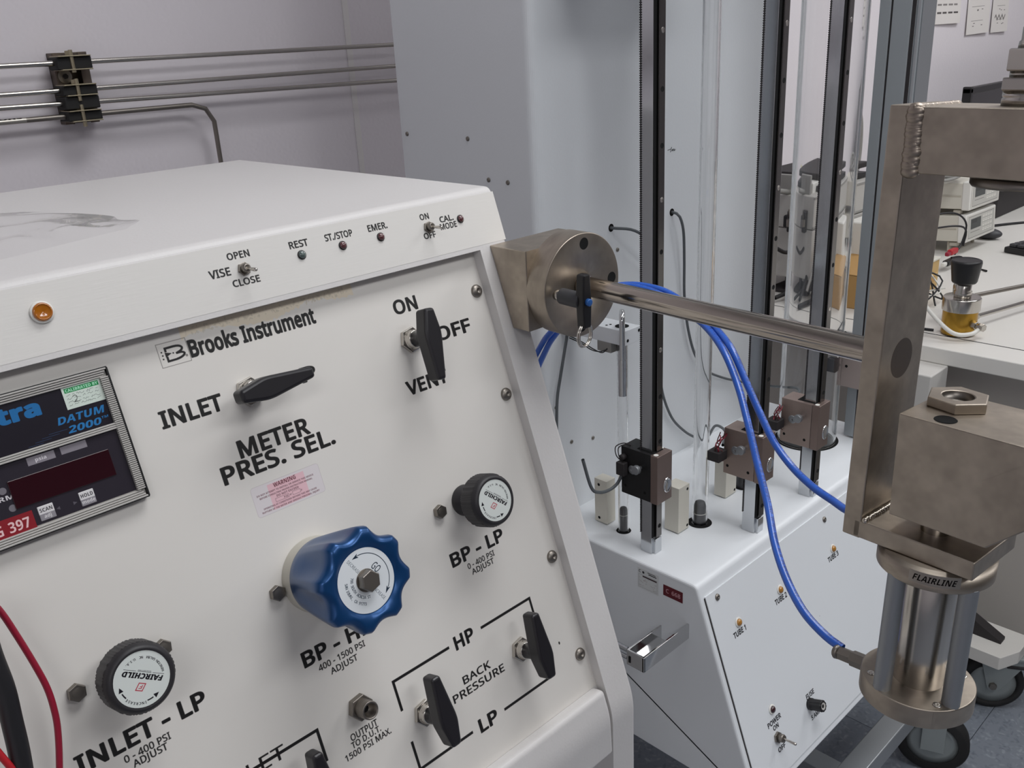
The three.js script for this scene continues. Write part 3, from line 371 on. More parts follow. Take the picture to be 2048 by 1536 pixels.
{
  const v = thing('pneumatic_vise', 'grey stainless steel C-frame vise with air cylinder on a long shaft', 'vise', [0.5186, Y(-0.189), -0.2363]);
  const yaw = -3.9 * RAD, roll = 2.5 * RAD, N = V3(Math.sin(yaw), 0, Math.cos(yaw)), A0 = V3(Math.cos(yaw), 0, -Math.sin(yaw)), UP = V3(0, 1, 0);
  const U = UP.clone().multiplyScalar(Math.cos(roll)).addScaledVector(A0, Math.sin(roll)), A2 = A0.clone().multiplyScalar(Math.cos(roll)).addScaledVector(UP, -Math.sin(roll));
  v.quaternion.setFromRotationMatrix(new THREE.Matrix4().makeBasis(A2, U, N));
  const add = (n, g, mt, l) => { const q = Array.isArray(g) ? join(g) : clean(g); return sub(v, n, q, mt, l); };
  const st = (n, g, l) => add(n, worldUV(Array.isArray(g) ? clean(join(g)) : clean(g), 6), M.steel, l);
  const mm = (a0, a1, u0, u1, n0, n1, r = 1) => span(a0 / 1000, a1 / 1000, u0 / 1000, u1 / 1000, n0 / 1000, n1 / 1000, r / 1000);
  add('shaft', moved(turn([[0, -0.256], [7.4e-3, -0.256], [7.9e-3, -0.2555], [7.9e-3, 0.0138], [0, 0.0138]], 48), 0, 0, 0), std({ color: 0xb5aca2, metalness: 1, roughness: 0.17 }), 'long polished round shaft');
  const back = st('back_bar', mm(-25, 25, -111, 144.3, 13.3, 25, 1));
  sub(back, 'weld_mark', (() => { const g = new THREE.CylinderGeometry(12.2e-3, 12.2e-3, 0.1e-3, 48); g.rotateX(Math.PI / 2); const g2 = new THREE.CylinderGeometry(7.5e-3, 7.5e-3, 0.14e-3, 40); g2.rotateX(Math.PI / 2); const q = join([g, g2]); q.translate(0, 0, 25.02e-3); return q; })(), std({ color: 0x6c625a, metalness: 1, roughness: 0.45 }), 'round heat mark where the shaft is welded');
  st('upper_arm', mm(-25, 25, 109.5, 143.6, 25, 118, 1));
  // weld beads
  const bead = (a, b, r, n, seed, sq = 1) => { const rn = rng(seed), L = []; for (let i = 0; i < n; i++) { const t = i / (n - 1), g = new THREE.SphereGeometry(r * (0.94 + 0.12 * rn()), 10, 8); g.scale(1, 1, sq); g.translate(a[0] + (b[0] - a[0]) * t + (rn() - 0.5) * r * 0.3, a[1] + (b[1] - a[1]) * t, a[2] + (b[2] - a[2]) * t + (rn() - 0.5) * r * 0.3); L.push(g); } return L; };
  const weldMat = std({ color: 0x9c9186, metalness: 1, roughness: 0.42 });
  add('weld_bead', [...bead([-0.0238, 0.110, 0.0285], [-0.0238, 0.1425, 0.0275], 0.0034, 26, 3, 1.5), ...bead([-0.024, 0.1425, 0.0275], [0.024, 0.1425, 0.0275], 0.0026, 30, 4)], weldMat, 'rippled weld seam between arm and bar');
  add('weld_bead', [...bead([-0.0235, -0.0982, 0.0268], [0.024, -0.0982, 0.0268], 0.0021, 24, 6)], std({ color: 0xc2baae, metalness: 1, roughness: 0.25 }), 'bright weld seam at the foot of the bar');
  // cylinder head plate, rods, barrel, bottom flange
  st('head_plate', mm(-25, 31, -110.6, -98.9, 20, 93.5, 1));
  const cx = 0.003, cn = 0.0605;
  const cap = add('head_cap', moved(turnY([[0, -0.1255], [0.0325, -0.1255], [0.0335, -0.1245], [0.0335, -0.111], [0, -0.111]], 64), cx, 0, cn), M.steel);
  const lab = new THREE.CylinderGeometry(0.03362, 0.03362, 0.0075, 40, 1, true, Math.PI * 1.5, 0.85); lab.translate(cx, -0.1178, cn);
  sub(cap, 'lettering', lab, std({ color: 0xffffff, map: canvasTexture(512, 96, (g) => { g.fillStyle = '#ada59b'; g.fillRect(0, 0, 512, 96); g.fillStyle = '#1b1717'; fitText(g, 'FLAIRLINE', 40, 460, 74, 50, 'bold', 0, 0.35); }), metalness: 1, roughness: 0.42 }), 'black script lettering on the cylinder head');
  add('barrel', moved(turnY([[0, -0.206], [0.0155, -0.206], [0.0155, -0.125], [0, -0.125]], 56), cx, 0, cn), M.steelBright, 'polished cylinder barrel');
  for (const a of [200, 113, 20, -67]) add('tie_rod', moved(rodY(0.0054, -0.2065, -0.124, 32), cx + 0.0285 * Math.cos(a * RAD), 0, cn + 0.0285 * Math.sin(a * RAD)), M.aluminium, 'thick round tie rod');
  const bf = st('base_flange', moved(turnY([[0, -0.2195], [0.0334, -0.2195], [0.0342, -0.2187], [0.0342, -0.2063], [0.0334, -0.2055], [0, -0.2055]], 96), cx, 0, cn), 'thick round bottom flange');
  for (const a of [131, 228, 42]) sub(bf, 'screw', moved(turnY([[0, -0.2056], [0.0025, -0.2056], [0.0026, -0.2052], [0.0018, -0.2049], [0, -0.2051]], 20), cx + 0.0285 * Math.cos(a * RAD), 0, cn + 0.0285 * Math.sin(a * RAD)), M.steelBright);
  const ff = add('air_fitting', (() => { const g = join([hexZ(0.0095, 0.030, 0.046, 0.2), hexZ(0.0082, 0.046, 0.0555, 0.4), turn([[0, 0.0552], [0.0046, 0.0552], [0.005, 0.058], [0.004, 0.0592], [0, 0.0592]], 24)]); g.rotateY(Math.PI * 0.985); g.rotateX(-0.12); g.translate(0.0035, -0.2125, cn - 0.0006); return g; })(), M.steelDull, 'push-in air hose fitting');
  // sliding jaw
  { const s2 = roundShape([[0.0398, -0.0243], [0.122, -0.0243], [0.122, -0.064], [0.0972, -0.088], [0.0412, -0.088]], 0.0008); const jaw = st('sliding_jaw', sweepX(s2, -0.025, 0.032, 0.0008)); 
    const hx = hexShape(0.031, 0.35), hole = new THREE.Path(); hole.absarc(0, 0, 0.0088, 0, Math.PI * 2, true); hx.holes.push(hole); const ng = extrude(hx, 0, 0.006, 0.0007, 2, 24); ng.rotateX(-Math.PI / 2); ng.translate(0.0115, -0.0243, 0.056);
    sub(jaw, 'hex_nut', worldUV(clean(ng), 6), M.steel, 'large bored hexagon nut on the jaw'); sub(jaw, 'bore', moved(turnY([[0, -0.0242], [0.0088, -0.0242], [0.0088, -0.0186], [0.0086, -0.0186], [0.0086, -0.0236], [0, -0.0236]], 40), 0.0115, 0, 0.056), M.steelDull);
    for (const [a, n] of [[-0.0163, 0.0625], [0.0275, 0.058]]) sub(jaw, 'pin_hole', moved(turnY([[0, -0.0241], [0.0056, -0.0241], [0.0058, -0.0238], [0.0062, -0.0241]], 32), a, 0, n), M.hole, 'dark round hole'); }
  add('piston_rod', moved(rodY(0.0085, -0.0995, -0.0875, 32), cx - 0.006, 0, cn), M.steelBright);
  // fitting on top of the arm
  add('hose_adapter', [moved(turnY([[0, 0.1435], [0.0125, 0.1435], [0.0125, 0.147], [0.0118, 0.1476], [0.0124, 0.1484], [0.0124, 0.151], [0, 0.151]], 40), 0.004, 0, 0.0715), moved(hexY(0.0262, 0.151, 0.1575, 0.4, 0.0008), 0.004, 0, 0.0715), moved(turnY([[0, 0.1574], [0.0105, 0.1574], [0.0105, 0.1605], [0, 0.1605]], 36), 0.004, 0, 0.0715), moved(hexY(0.0222, 0.1604, 0.1712, 0.2, 0.0008), 0.004, 0, 0.0715), moved(turnY([[0, 0.171], [0.0086, 0.171], [0.0082, 0.1745], [0.0075, 0.175], [0.0075, 0.181], [0.0068, 0.182], [0.0068, 0.26], [0, 0.26]], 36), 0.004, 0, 0.0715)], M.steelBright, 'stacked hexagon fittings on the arm');
  add('clamp_pad', moved(turnY([[0, 0.1035], [0.0235, 0.1035], [0.0245, 0.1048], [0.0245, 0.1072], [0.022, 0.1096], [0, 0.1096]], 48), 0.004, 0, 0.0745), M.steelDull, 'round pad under the arm');
}
// blue air hoses
{
  const print = canvasTexture(512, 32, (g) => { g.fillStyle = '#2c5fc0'; g.fillRect(0, 0, 512, 32); g.fillStyle = '#16337c'; const r = rng(21); for (let x = 0; x < 512; x += 7) if (r() < 0.75) g.fillRect(x, 3, 3 + r() * 3, 5 + r() * 3); });
  print.wrapS = print.wrapT = THREE.RepeatWrapping; print.repeat.set(9, 1); const blue = phys({ map: print, roughness: 0.3, clearcoat: 0.4, clearcoatRoughness: 0.25 });
  const a = [[0.668, -0.40, -0.70], [0.667, -0.325, -0.657], [0.664, -0.293, -0.633], [0.676, -0.252, -0.598], [0.682, -0.234, -0.558], [0.688, -0.236, -0.522], [0.678, -0.244, -0.483], [0.664, -0.250, -0.449], [0.645, -0.261, -0.417], [0.629, -0.283, -0.391], [0.610, -0.306, -0.368], [0.594, -0.331, -0.348], [0.579, -0.353, -0.329], [0.558, -0.372, -0.309], [0.541, -0.387, -0.288], [0.527, -0.397, -0.266], [0.521, -0.404, -0.246], [0.5185, -0.4065, -0.2315]];
  const b = [[0.66, -0.40, -0.71], [0.665, -0.319, -0.662], [0.655, -0.286, -0.629], [0.675, -0.247, -0.594], [0.688, -0.234, -0.559], [0.696, -0.235, -0.522], [0.690, -0.243, -0.486], [0.672, -0.249, -0.449], [0.650, -0.259, -0.413], [0.639, -0.283, -0.389], [0.632, -0.305, -0.370], [0.625, -0.323, -0.352], [0.618, -0.336, -0.331], [0.608, -0.342, -0.307], [0.599, -0.343, -0.286], [0.588, -0.341, -0.268], [0.572, -0.331, -0.245], [0.556, -0.318, -0.222], [0.545, -0.311, -0.206]];
  const w = (L) => L.map(([x, y, z]) => V3(x, Y(y), z));
  solo('air_hose', pipe(w(a), 0.0031, 14, 8), blue, 'blue air hose ending in the fitting at the bottom of the vise cylinder', 'hose');
  solo('air_hose', pipe(w(b), 0.0031, 14, 8), blue, 'blue air hose passing behind the upright bar of the vise', 'hose');
  const z = new THREE.TorusGeometry(0.0056, 0.0009, 8, 28); z.scale(1.15, 0.75, 1); z.rotateY(0.7); z.rotateX(0.35); z.translate(0.668, Y(-0.2497), -0.449); const tail = bar([0.667, Y(-0.246), -0.444], [0.661, Y(-0.2445), -0.438], 0.0009, 6);
  solo('zip_tie', [z, tail], M.zip, 'pale blue zip tie binding the two blue hoses', 'cable tie');
}

// ================================================================ METER PROVING TOWER
const tower = thing('proving_tower', 'tall white calibration stand with glass tubes and chrome rails on a slanted base', 'test stand', [1.118, 0, -0.78]);
{
  const t = tower, YB = -0.651;
  const yb = Y(YB), LEAN = 19.3 * RAD, B0 = V3(0.825, yb, -0.561), BV = V3(0, Math.cos(LEAN), -Math.sin(LEAN)), BN = V3(0, Math.sin(LEAN), Math.cos(LEAN));
  const bp = (u, v, h = 0) => B0.clone().addScaledVector(V3(1, 0, 0), u / 1000).addScaledVector(BV, v / 1000).addScaledVector(BN, h / 1000);
  // column cabinet
  const colPlan = roundShape([[0.823, 1.075], [1.416, 1.075], [1.416, 0.81], [0.823, 0.81]], [0.004, 0.004, 0.006, 0.013]);
  const col = part(t, 'column', worldUV(clean(sweepY(colPlan, yb - 0.002, Y(0.95), 0.001)), 10), M.towerPaint);
  for (const [y, z] of [[-0.12, -1.06], [-0.122, -0.932], [-0.173, -0.896], [-0.174, -0.86]]) { const g = turn([[0, 0], [3.2e-3, 0], [2.9e-3, 1.1e-3], [1.5e-3, 1.9e-3], [0.9e-3, 1.9e-3], [0.8e-3, 1.2e-3], [0, 1.2e-3]], 20); g.rotateY(-Math.PI / 2); g.translate(0.823, Y(y), z); sub(col, 'screw', g, M.steelDull); }
  for (const [x, y, r] of [[0.967, -0.252, 4e-3], [1.106, -0.253, 4e-3]]) sub(col, 'cable_hole', moved(turn([[0, 0.1e-3], [r, 0.1e-3], [r * 1.1, 0.6e-3], [r * 1.35, 0.3e-3], [r * 1.4, 0]], 24), x, Y(y), -0.81), M.hole);
  for (const [x, y] of [[0.98, -0.285], [0.874, -0.542], [0.92, -0.552], [0.845, -0.48]]) sub(col, 'screw', moved(turn([[0, 0], [3e-3, 0], [2.8e-3, 1e-3], [1.6e-3, 1.7e-3], [0, 1.7e-3]], 20), x, Y(y), -0.81), M.steelDull);
  const ink = std({ color: 0x1c1c1e, roughness: 0.7 });
  sub(col, 'pen_mark', [bar([1.094, Y(-0.1625), -0.8098], [1.101, Y(-0.1615), -0.8098], 0.0004, 6), bar([1.1005, Y(-0.166), -0.8098], [1.1035, Y(-0.159), -0.8098], 0.0004, 6), pipe([[1.1035, Y(-0.165), -0.8098], [1.1055, Y(-0.162), -0.8098], [1.1065, Y(-0.165), -0.8098], [1.109, Y(-0.162), -0.8098], [1.110, Y(-0.165), -0.8098], [1.1125, Y(-0.163), -0.8098]], 0.0004, 6)], ink, 'small handwritten pen mark');
  // base cabinet with a slanted front
  const foot = bp(0, -309);
  const prof = roundShape([[-1.075, yb], [-1.075, foot.y], [foot.z, foot.y], [B0.z, yb]], [0.002, 0.002, 0.003, 0.007]);
  part(t, 'base_cabinet', worldUV(clean(sweepX(prof, 0.825, 1.412, 0.0035, 3, 8)), 10), M.towerPaint);
  // front plate with print
  const fs = 2.6, FW = 569, FH = 278;
  const fmap = canvasTexture(Math.round(FW * fs), Math.round(FH * fs), (g, w, h) => { g.fillStyle = '#dde0e3'; g.fillRect(0, 0, w, h); g.fillStyle = '#16161a'; const X = (u) => (u - 9) * fs, Yp = (v) => (-v - 18.5) * fs, T = (s, u0, u1, v, cap) => fitText(g, s, X(u0), X(u1), Yp(v), cap * fs, 'normal', 8);
    T('TUBE 1', 41.8, 69, -91, 7); T('TUBE 2', 142, 171, -92, 7); T('TUBE 3', 287, 316.5, -93, 7); T('POWER', 60, 91, -228, 6.6); T('ON', 69.4, 81.4, -236.6, 6); T('OFF', 68, 84.5, -267.2, 6); T('FUSE', 154.4, 174.4, -238, 6.4); T('5 AMP', 154, 177, -268.8, 6.2); g.fillStyle = '#3a3a3c'; g.fillRect(X(232), Yp(-150), 2, 2); });
  const plate = new THREE.BoxGeometry(FW / 1000, FH / 1000, 0.0022); plate.translate(FW / 2000, -FH / 2000, 0); const q0 = bp(9, -18.5, 0.9);
  placed(t, 'front_plate', plate, std({ map: fmap, roughness: 0.4, bumpMap: peel, bumpScale: 0.00003 }), q0.toArray(), -LEAN, 0, 'white slanted plate lettered TUBE 1 to TUBE 3');
  const gap = new THREE.BoxGeometry(0.0016, 0.277, 0.0012); gap.translate(0, -0.139, 0); placed(t, 'gap_seal', gap, M.dark, bp(8.4, -19.5, 0.3).toArray(), -LEAN);
  const on = (n, g, mt, u, v, h = 2, l) => placed(t, n, g, mt, bp(u, v, h).toArray(), -LEAN, 0, l);
  const lensGeo = turn([[4.6e-3, 0], [4.7e-3, 2e-3], [3.9e-3, 3.6e-3], [2e-3, 4.6e-3], [0, 4.8e-3]], 28), rim = turn([[0, 0], [6.6e-3, 0], [6.6e-3, 0.9e-3], [5.4e-3, 1.4e-3], [0, 1.4e-3]], 32);
  for (const [u, v, mt] of [[57.5, -75.3, M.amberDim], [159, -76.4, M.amberDim], [305.6, -78.8, M.amberDim], [76.7, -208.9, M.redDark]]) { const p = on('indicator_lamp', rim, M.whitePlastic, u, v); sub(p, 'lens', lensGeo, mt, mt === M.redDark ? 'dark red lens' : 'amber lens'); }
  for (const [u, v] of [[30.9, -28.1], [303.1, -32.3]]) on('screw', turn([[0, 0], [4.4e-3, 0], [4.1e-3, 1.2e-3], [2.4e-3, 2.2e-3], [1.2e-3, 2.3e-3], [1e-3, 1.4e-3], [0, 1.4e-3]], 24), M.steelDull, u, v);
  { const p = on('toggle_switch', [hexZ(0.0135, 0, 0.003, 0.3), turn([[0, 0.0025], [0.0054, 0.0025], [0.0054, 0.009], [0.0044, 0.011], [0, 0.011]], 28)], M.steelDull, 72.5, -247, 2); const l = sub(p, 'lever', turn([[0, 0], [0.0013, 0], [0.0019, 0.014], [0.0019, 0.017], [0.0012, 0.0184], [0, 0.0186]], 20), M.steelBright, 'metal lever'); l.position.z = 0.009; l.rotation.set(0.35, 0.1, 0); }
  { const p = on('fuse_holder', (() => { const k = turn([[0, 0], [0.0082, 0], [0.0084, 0.004], [0.0074, 0.005], [0.0078, 0.02], [0.0072, 0.0212], [0.0048, 0.0212]], 60), p2 = k.attributes.position; for (let i = 0; i < p2.count; i++) { const z = p2.getZ(i), x = p2.getX(i), y = p2.getY(i); if (z > 0.0045 && Math.hypot(x, y) > 0.006) { const f = 1 + 0.05 * Math.sign(Math.sin(Math.atan2(y, x) * 10)); p2.setX(i, x * f); p2.setY(i, y * f); } } k.computeVertexNormals(); return k; })(), M.black, 158, -246, 2, 'black ribbed fuse holder'); sub(p, 'cap', [turn([[0.0026, 0.0205], [0.005, 0.0213], [0.0052, 0.0205]], 24)], M.greyLight); sub(p, 'slot', disc(0.0027, 0.02, 0.0206), M.hole); }
  // labels on the left side of the base
  const sideLabel = (name, z0, z1, y0, y1, tex, l) => { const g = new THREE.PlaneGeometry(z1 - z0, y1 - y0); g.rotateY(-Math.PI / 2); g.translate(0.8247, Y((y0 + y1) / 2), (z0 + z1) / 2); part(t, name, g, std({ map: tex, roughness: 0.4 }), l); };
  sideLabel('asset_label', -0.611, -0.5805, -0.6845, -0.6685, canvasTexture(512, 256, (g) => { g.fillStyle = '#5c0f1c'; g.fillRect(0, 0, 512, 256); g.fillStyle = '#b98d92'; fitText(g, 'C', 70, 150, 176, 100, 'bold'); fitText(g, '668', 220, 450, 176, 100, 'bold'); }), 'dark red label reading C 668');
  sideLabel('maker_label', -0.6525, -0.6185, -0.690, -0.660, canvasTexture(340, 300, (g) => { g.fillStyle = '#cfd1d1'; g.fillRect(0, 0, 340, 300); g.fillStyle = '#27282c'; g.font = 'bold 60px sans-serif'; g.fillText('C', 14, 64); g.beginPath(); g.arc(92, 46, 18, 0, 6.3); g.fill(); g.fillRect(160, 20, 130, 10); g.fillRect(175, 40, 130, 14); g.fillStyle = '#38272a'; g.fillRect(80, 96, 230, 22); g.fillStyle = '#9a8d8a'; const r = rng(6); for (let i = 0; i < 24; i++) g.fillRect(20 + r() * 270, 130 + r() * 130, 8 + r() * 22, 5); g.strokeStyle = '#9a9b9d'; g.lineWidth = 4; g.strokeRect(16, 90, 300, 190); }), 'small silver maker label');
  // chrome handle on the left side
  { const y0 = Y(-0.7325), y1 = Y(-0.7105), L = [span(0.732, 0.826, y0, y1, -0.573, -0.570, 0.0006), span(0.732, 0.735, y0, y1, -0.596, -0.570, 0.0008), span(0.732, 0.80, y0, y1, -0.597, -0.5945, 0.0006), span(0.733, 0.80, y0, y0 + 0.002, -0.596, -0.571, 0.0004)]; const h = part(t, 'side_handle', L, M.chrome, 'folded chrome handle'); sub(h, 'rail', [bar([0.7385, Y(-0.716), -0.60], [0.7385, Y(-0.716), -0.72], 0.0035), bar([0.7385, Y(-0.727), -0.60], [0.7385, Y(-0.727), -0.72], 0.0035), span(0.732, 0.826, y0, y1, -0.727, -0.72, 0.0006)], M.chromeSoft); sub(h, 'latch', span(0.7312, 0.7322, Y(-0.7275), Y(-0.7185), -0.5935, -0.5905, 0.0002), M.hole); }

  // rails with toothed racks
  const TOP = Y(0.58), pitch = 0.0025;
  const rackShape = (() => { const y0 = yb + 0.028, n = Math.floor((TOP - y0) / pitch), pts = [[0, y0]]; for (let i = 0; i < n; i++) { const y = y0 + i * pitch; pts.push([0.0014, y], [0.0032, y + pitch * 0.35], [0.0032, y + pitch * 0.5], [0.0014, y + pitch * 0.85]); } pts.push([0, y0 + n * pitch]); return shape(pts); })();
  const rackGeo = extrude(rackShape, 0, 0.0012, 0); rackGeo.rotateY(Math.PI);   // teeth toward -x
  const makeRail = (x0, x1, zb, zf, l) => {
    const rail = part(t, 'rail', [span(x0, x1, yb, TOP, zb, zf - 0.004, 0.0006), span(x0 + 0.0035, x1, yb, yb + 0.022, zf - 0.005, zf, 0.0005)], M.chromeSoft, l);
    sub(rail, 'gear_rack', moved(rackGeo.clone(), x0 + 0.0012, 0, zb + 0.0013), M.dark, 'fine toothed rack');
    sub(rail, 'seam', span(x0 + 0.0002, x0 + 0.006, yb + 0.024, TOP, zf - 0.0045, zf - 0.0034, 0), M.hole);
    const strip = sub(rail, 'guide_strip', span(x0 + 0.0055, x1, yb + 0.024, TOP, zf - 0.004, zf, 0.0006), M.railDark, 'dark steel guide strip');
    for (let i = 0; i < 19; i++) { const g = turn([[0, 0.05e-3], [2e-3, 0.05e-3], [2.2e-3, 0.25e-3], [2.9e-3, 0.25e-3], [3.1e-3, 0.02e-3]], 20); g.translate(x1 - 0.0052, yb + 0.04 + i * 0.061, zf); sub(rail, 'hole', g, i % 3 === 1 ? M.steelBright : M.hole); }
  };
  makeRail(0.8494, 0.8662, -0.667, -0.645, 'chrome rail nearest the console'); makeRail(0.9825, 0.9993, -0.596, -0.573, 'middle chrome rail'); makeRail(1.1236, 1.1412, -0.590, -0.568, 'chrome rail before the wide glass tube');
  part(t, 'upper_bracket', span(0.862, 1.06, Y(0.115), Y(0.165), -0.81, -0.60, 0.002), M.towerPaint, 'white upper bracket of the tubes');
  part(t, 'top_plate', span(0.80, 1.44, TOP, TOP + 0.02, -0.83, -0.54, 0.002), M.towerPaint);
  // corner post of aluminium sections, right of the wide tube
  { const x = 1.357, zf = -0.586; const post = part(t, 'corner_post', [span(x, x + 0.066, Y(-0.648), TOP, zf - 0.046, zf, 0.0012), span(x - 0.0035, x, Y(-0.648), TOP, zf - 0.05, zf - 0.034, 0.0006), span(x - 0.003, x, Y(-0.648), TOP, zf - 0.031, zf - 0.0045, 0.0006)], M.aluminiumDull, 'grey slotted aluminium post'); sub(post, 'slot', [span(x - 0.0012, x + 0.0004, Y(-0.648), TOP, zf - 0.0342, zf - 0.0308, 0), span(x - 0.0006, x + 0.001, Y(-0.648), TOP, zf - 0.0048, zf + 0.0006, 0)], M.dark, 'dark slots'); sub(post, 'cover_strip', [span(x + 0.004, x + 0.0125, Y(-0.648), TOP, zf, zf + 0.002, 0.0008), span(x + 0.0215, x + 0.066, Y(-0.648), TOP, zf, zf + 0.0015, 0.0006)], M.aluminium, 'pale cover strips'); }
  // glass tubes and their plugs
  const glassTube = (x, z, r, wall, y0, y1, l) => part(t, 'glass_tube', moved(turnY([[r - wall, y0], [r, y0], [r, y1], [r - wall, y1], [r - wall, y0]], 64), x, 0, z), M.glass, l);
  const holeRing = (x, z, r) => part(t, 'tube_hole', moved(turnY([[0, yb + 0.0003], [r, yb + 0.0003], [r + 0.0006, yb + 0.0001]], 48), x, 0, z), M.hole, 'black hole in the base top');
  holeRing(0.8745, -0.7165, 0.0098); holeRing(0.961, -0.6503, 0.0165); holeRing(1.3067, -0.678, 0.0505);
  glassTube(0.8745, -0.7165, 0.0072, 0.0013, yb + 0.0004, Y(-0.372), 'slim glass tube'); glassTube(0.961, -0.6503, 0.0108, 0.0018, yb + 0.0004, TOP, 'medium glass tube'); glassTube(1.3067, -0.678, 0.0468, 0.0032, yb + 0.0004, TOP, 'wide glass tube');
  const plug = (x, z, r, y1, l) => { const p = part(t, 'tube_plug', moved(turnY([[0, yb + 0.0004], [r, yb + 0.0004], [r, y1 - r * 0.8], [r * 0.8, y1 - r * 0.2], [r * 0.45, y1], [0, y1]], 32), x, 0, z), M.charcoal, l); sub(p, 'ring', moved(turnY([[r, y1 - r * 2.2], [r * 1.06, y1 - r * 2.2], [r * 1.06, y1 - r * 2.05], [r, y1 - r * 2.05]], 32), x, 0, z), M.whitePlastic, 'thin white ring'); };
  plug(0.8745, -0.7165, 0.0055, Y(-0.6135), 'dark grey plug in the slim tube'); plug(0.961, -0.6503, 0.0085, Y(-0.6165), 'dark grey plug in the medium tube');
  part(t, 'tube_sleeve', moved(turnY([[0.0032, Y(-0.448)], [0.0056, Y(-0.448)], [0.0056, Y(-0.372)], [0.0032, Y(-0.372)], [0.0032, Y(-0.448)]], 32), 0.8745, 0, -0.7165), M.chrome, 'bright metal sleeve inside the slim tube');
  // bracket holding the slim tube
  { const b = part(t, 'tube_bracket', [span(0.8585, 0.8915, Y(-0.373), Y(-0.353), -0.81, -0.70, 0.0008)], M.towerPaint, 'white tube bracket'); const R = 0.008; { const hp = [[0, -0.37], [0, -0.355], [0, -0.345]]; for (let i = 0; i <= 8; i++) { const q = i / 8 * Math.PI; hp.push([0.013 - 0.013 * Math.cos(q), -0.3435 + 0.013 * Math.sin(q)]); } hp.push([0.026, -0.35], [0.026, -0.37], [0.026, -0.39]); sub(b, 'hook_tube', pipe(hp.map(([d, y]) => V3(0.8745 - 0.773 * d, Y(y), -0.7165 + 0.634 * d)), 0.0037, 16, 6), M.chrome, 'bent chrome hook tube'); }
    sub(b, 'seal', moved(turnY([[0, Y(-0.3529)], [0.0088, Y(-0.3529)], [0.009, Y(-0.3525)], [0, Y(-0.3525)]], 32), 0.8745, 0, -0.7165), M.hole); sub(b, 'sensor', span(0.8585, 0.872, Y(-0.3865), Y(-0.373), -0.745, -0.722, 0.0005), M.greyPlastic, 'grey sensor under the bracket'); for (const [x, y] of [[0.8882, -0.3585], [0.8655, -0.367]]) sub(b, 'screw', moved(disc(0.0021, 0, 0.0004), x, Y(y), -0.70), M.hole); for (const [x, z] of [[0.866, -0.735], [0.8715, -0.733]]) sub(b, 'hole', moved(rodY(0.0016, 0, 0.0003), x, Y(-0.353), z), M.hole);
    sub(b, 'wire', [pipe([[0.8585, Y(-0.381), -0.728], [0.853, Y(-0.386), -0.732], [0.846, Y(-0.381), -0.741], [0.838, Y(-0.372), -0.752], [0.832, Y(-0.365), -0.77]], 0.0008, 6), pipe([[0.8585, Y(-0.383), -0.73], [0.851, Y(-0.3845), -0.734], [0.8445, Y(-0.382), -0.743], [0.8375, Y(-0.3735), -0.754], [0.8325, Y(-0.368), -0.77]], 0.0008, 6)], M.cableBlack); }
  // cream sensor covers standing on the base
  const cover = (x0, x1, z0, z1, y1, screws, l) => { const c = part(t, 'sensor_cover', span(x0, x1, yb + 0.0015, y1, z0, z1, 0.0006), M.beige, l); for (const [f, x, y, z] of screws) { const g = turn([[0, 0.0002], [1.9e-3, 0.0002], [2.2e-3, 0]], 18); if (f === 'x') g.rotateY(-Math.PI / 2); g.translate(x, y, z); sub(c, 'screw', g, M.hole); } };
  cover(0.870, 0.8882, -0.765, -0.7425, Y(-0.5825), [['x', 0.8699, Y(-0.591), -0.757], ['x', 0.8699, Y(-0.643), -0.757]], 'cream cover behind the slim tube');
  cover(0.914, 0.9382, -0.676, -0.6525, Y(-0.581), [['z', 0.9335, Y(-0.588), -0.6525], ['z', 0.9345, Y(-0.6445), -0.6525]], 'cream cover beside the medium tube');
  cover(1.0418, 1.0695, -0.681, -0.661, Y(-0.588), [['z', 1.064, Y(-0.596), -0.661], ['z', 1.0655, Y(-0.6445), -0.661]], 'cream cover behind the middle rail');
  part(t, 'tube_hole', moved(turnY([[0, yb + 0.0003], [0.013, yb + 0.0003], [0.0136, yb + 0.0001]], 40), 1.093, 0, -0.664), M.hole, 'small black hole behind the middle rail'); part(t, 'tube_plug', moved(turnY([[0, yb + 0.0004], [0.0105, yb + 0.0004], [0.0105, yb + 0.05], [0, yb + 0.05]], 28), 1.093, 0, -0.664), M.charcoal);
  // chassis: cross bars, uprights, casters
  const beam = (x0, x1, z0, z1, y0, y1) => part(t, 'chassis_bar', span(x0, x1, y0, y1, z0, z1, 0.002), M.strut);
  beam(0.80, 1.49, -0.505, -0.468, Y(-1.166), Y(-1.129)); beam(0.80, 1.49, -1.09, -1.053, Y(-1.166), Y(-1.129)); beam(1.13, 1.167, -1.06, -0.50, Y(-1.164), Y(-1.13));
  for (const [x, z] of [[1.135, -0.85], [1.135, -1.0]]) part(t, 'upright', span(x, x + 0.03, Y(-1.13), foot.y + 0.001, z, z + 0.03, 0.0015), M.strut);
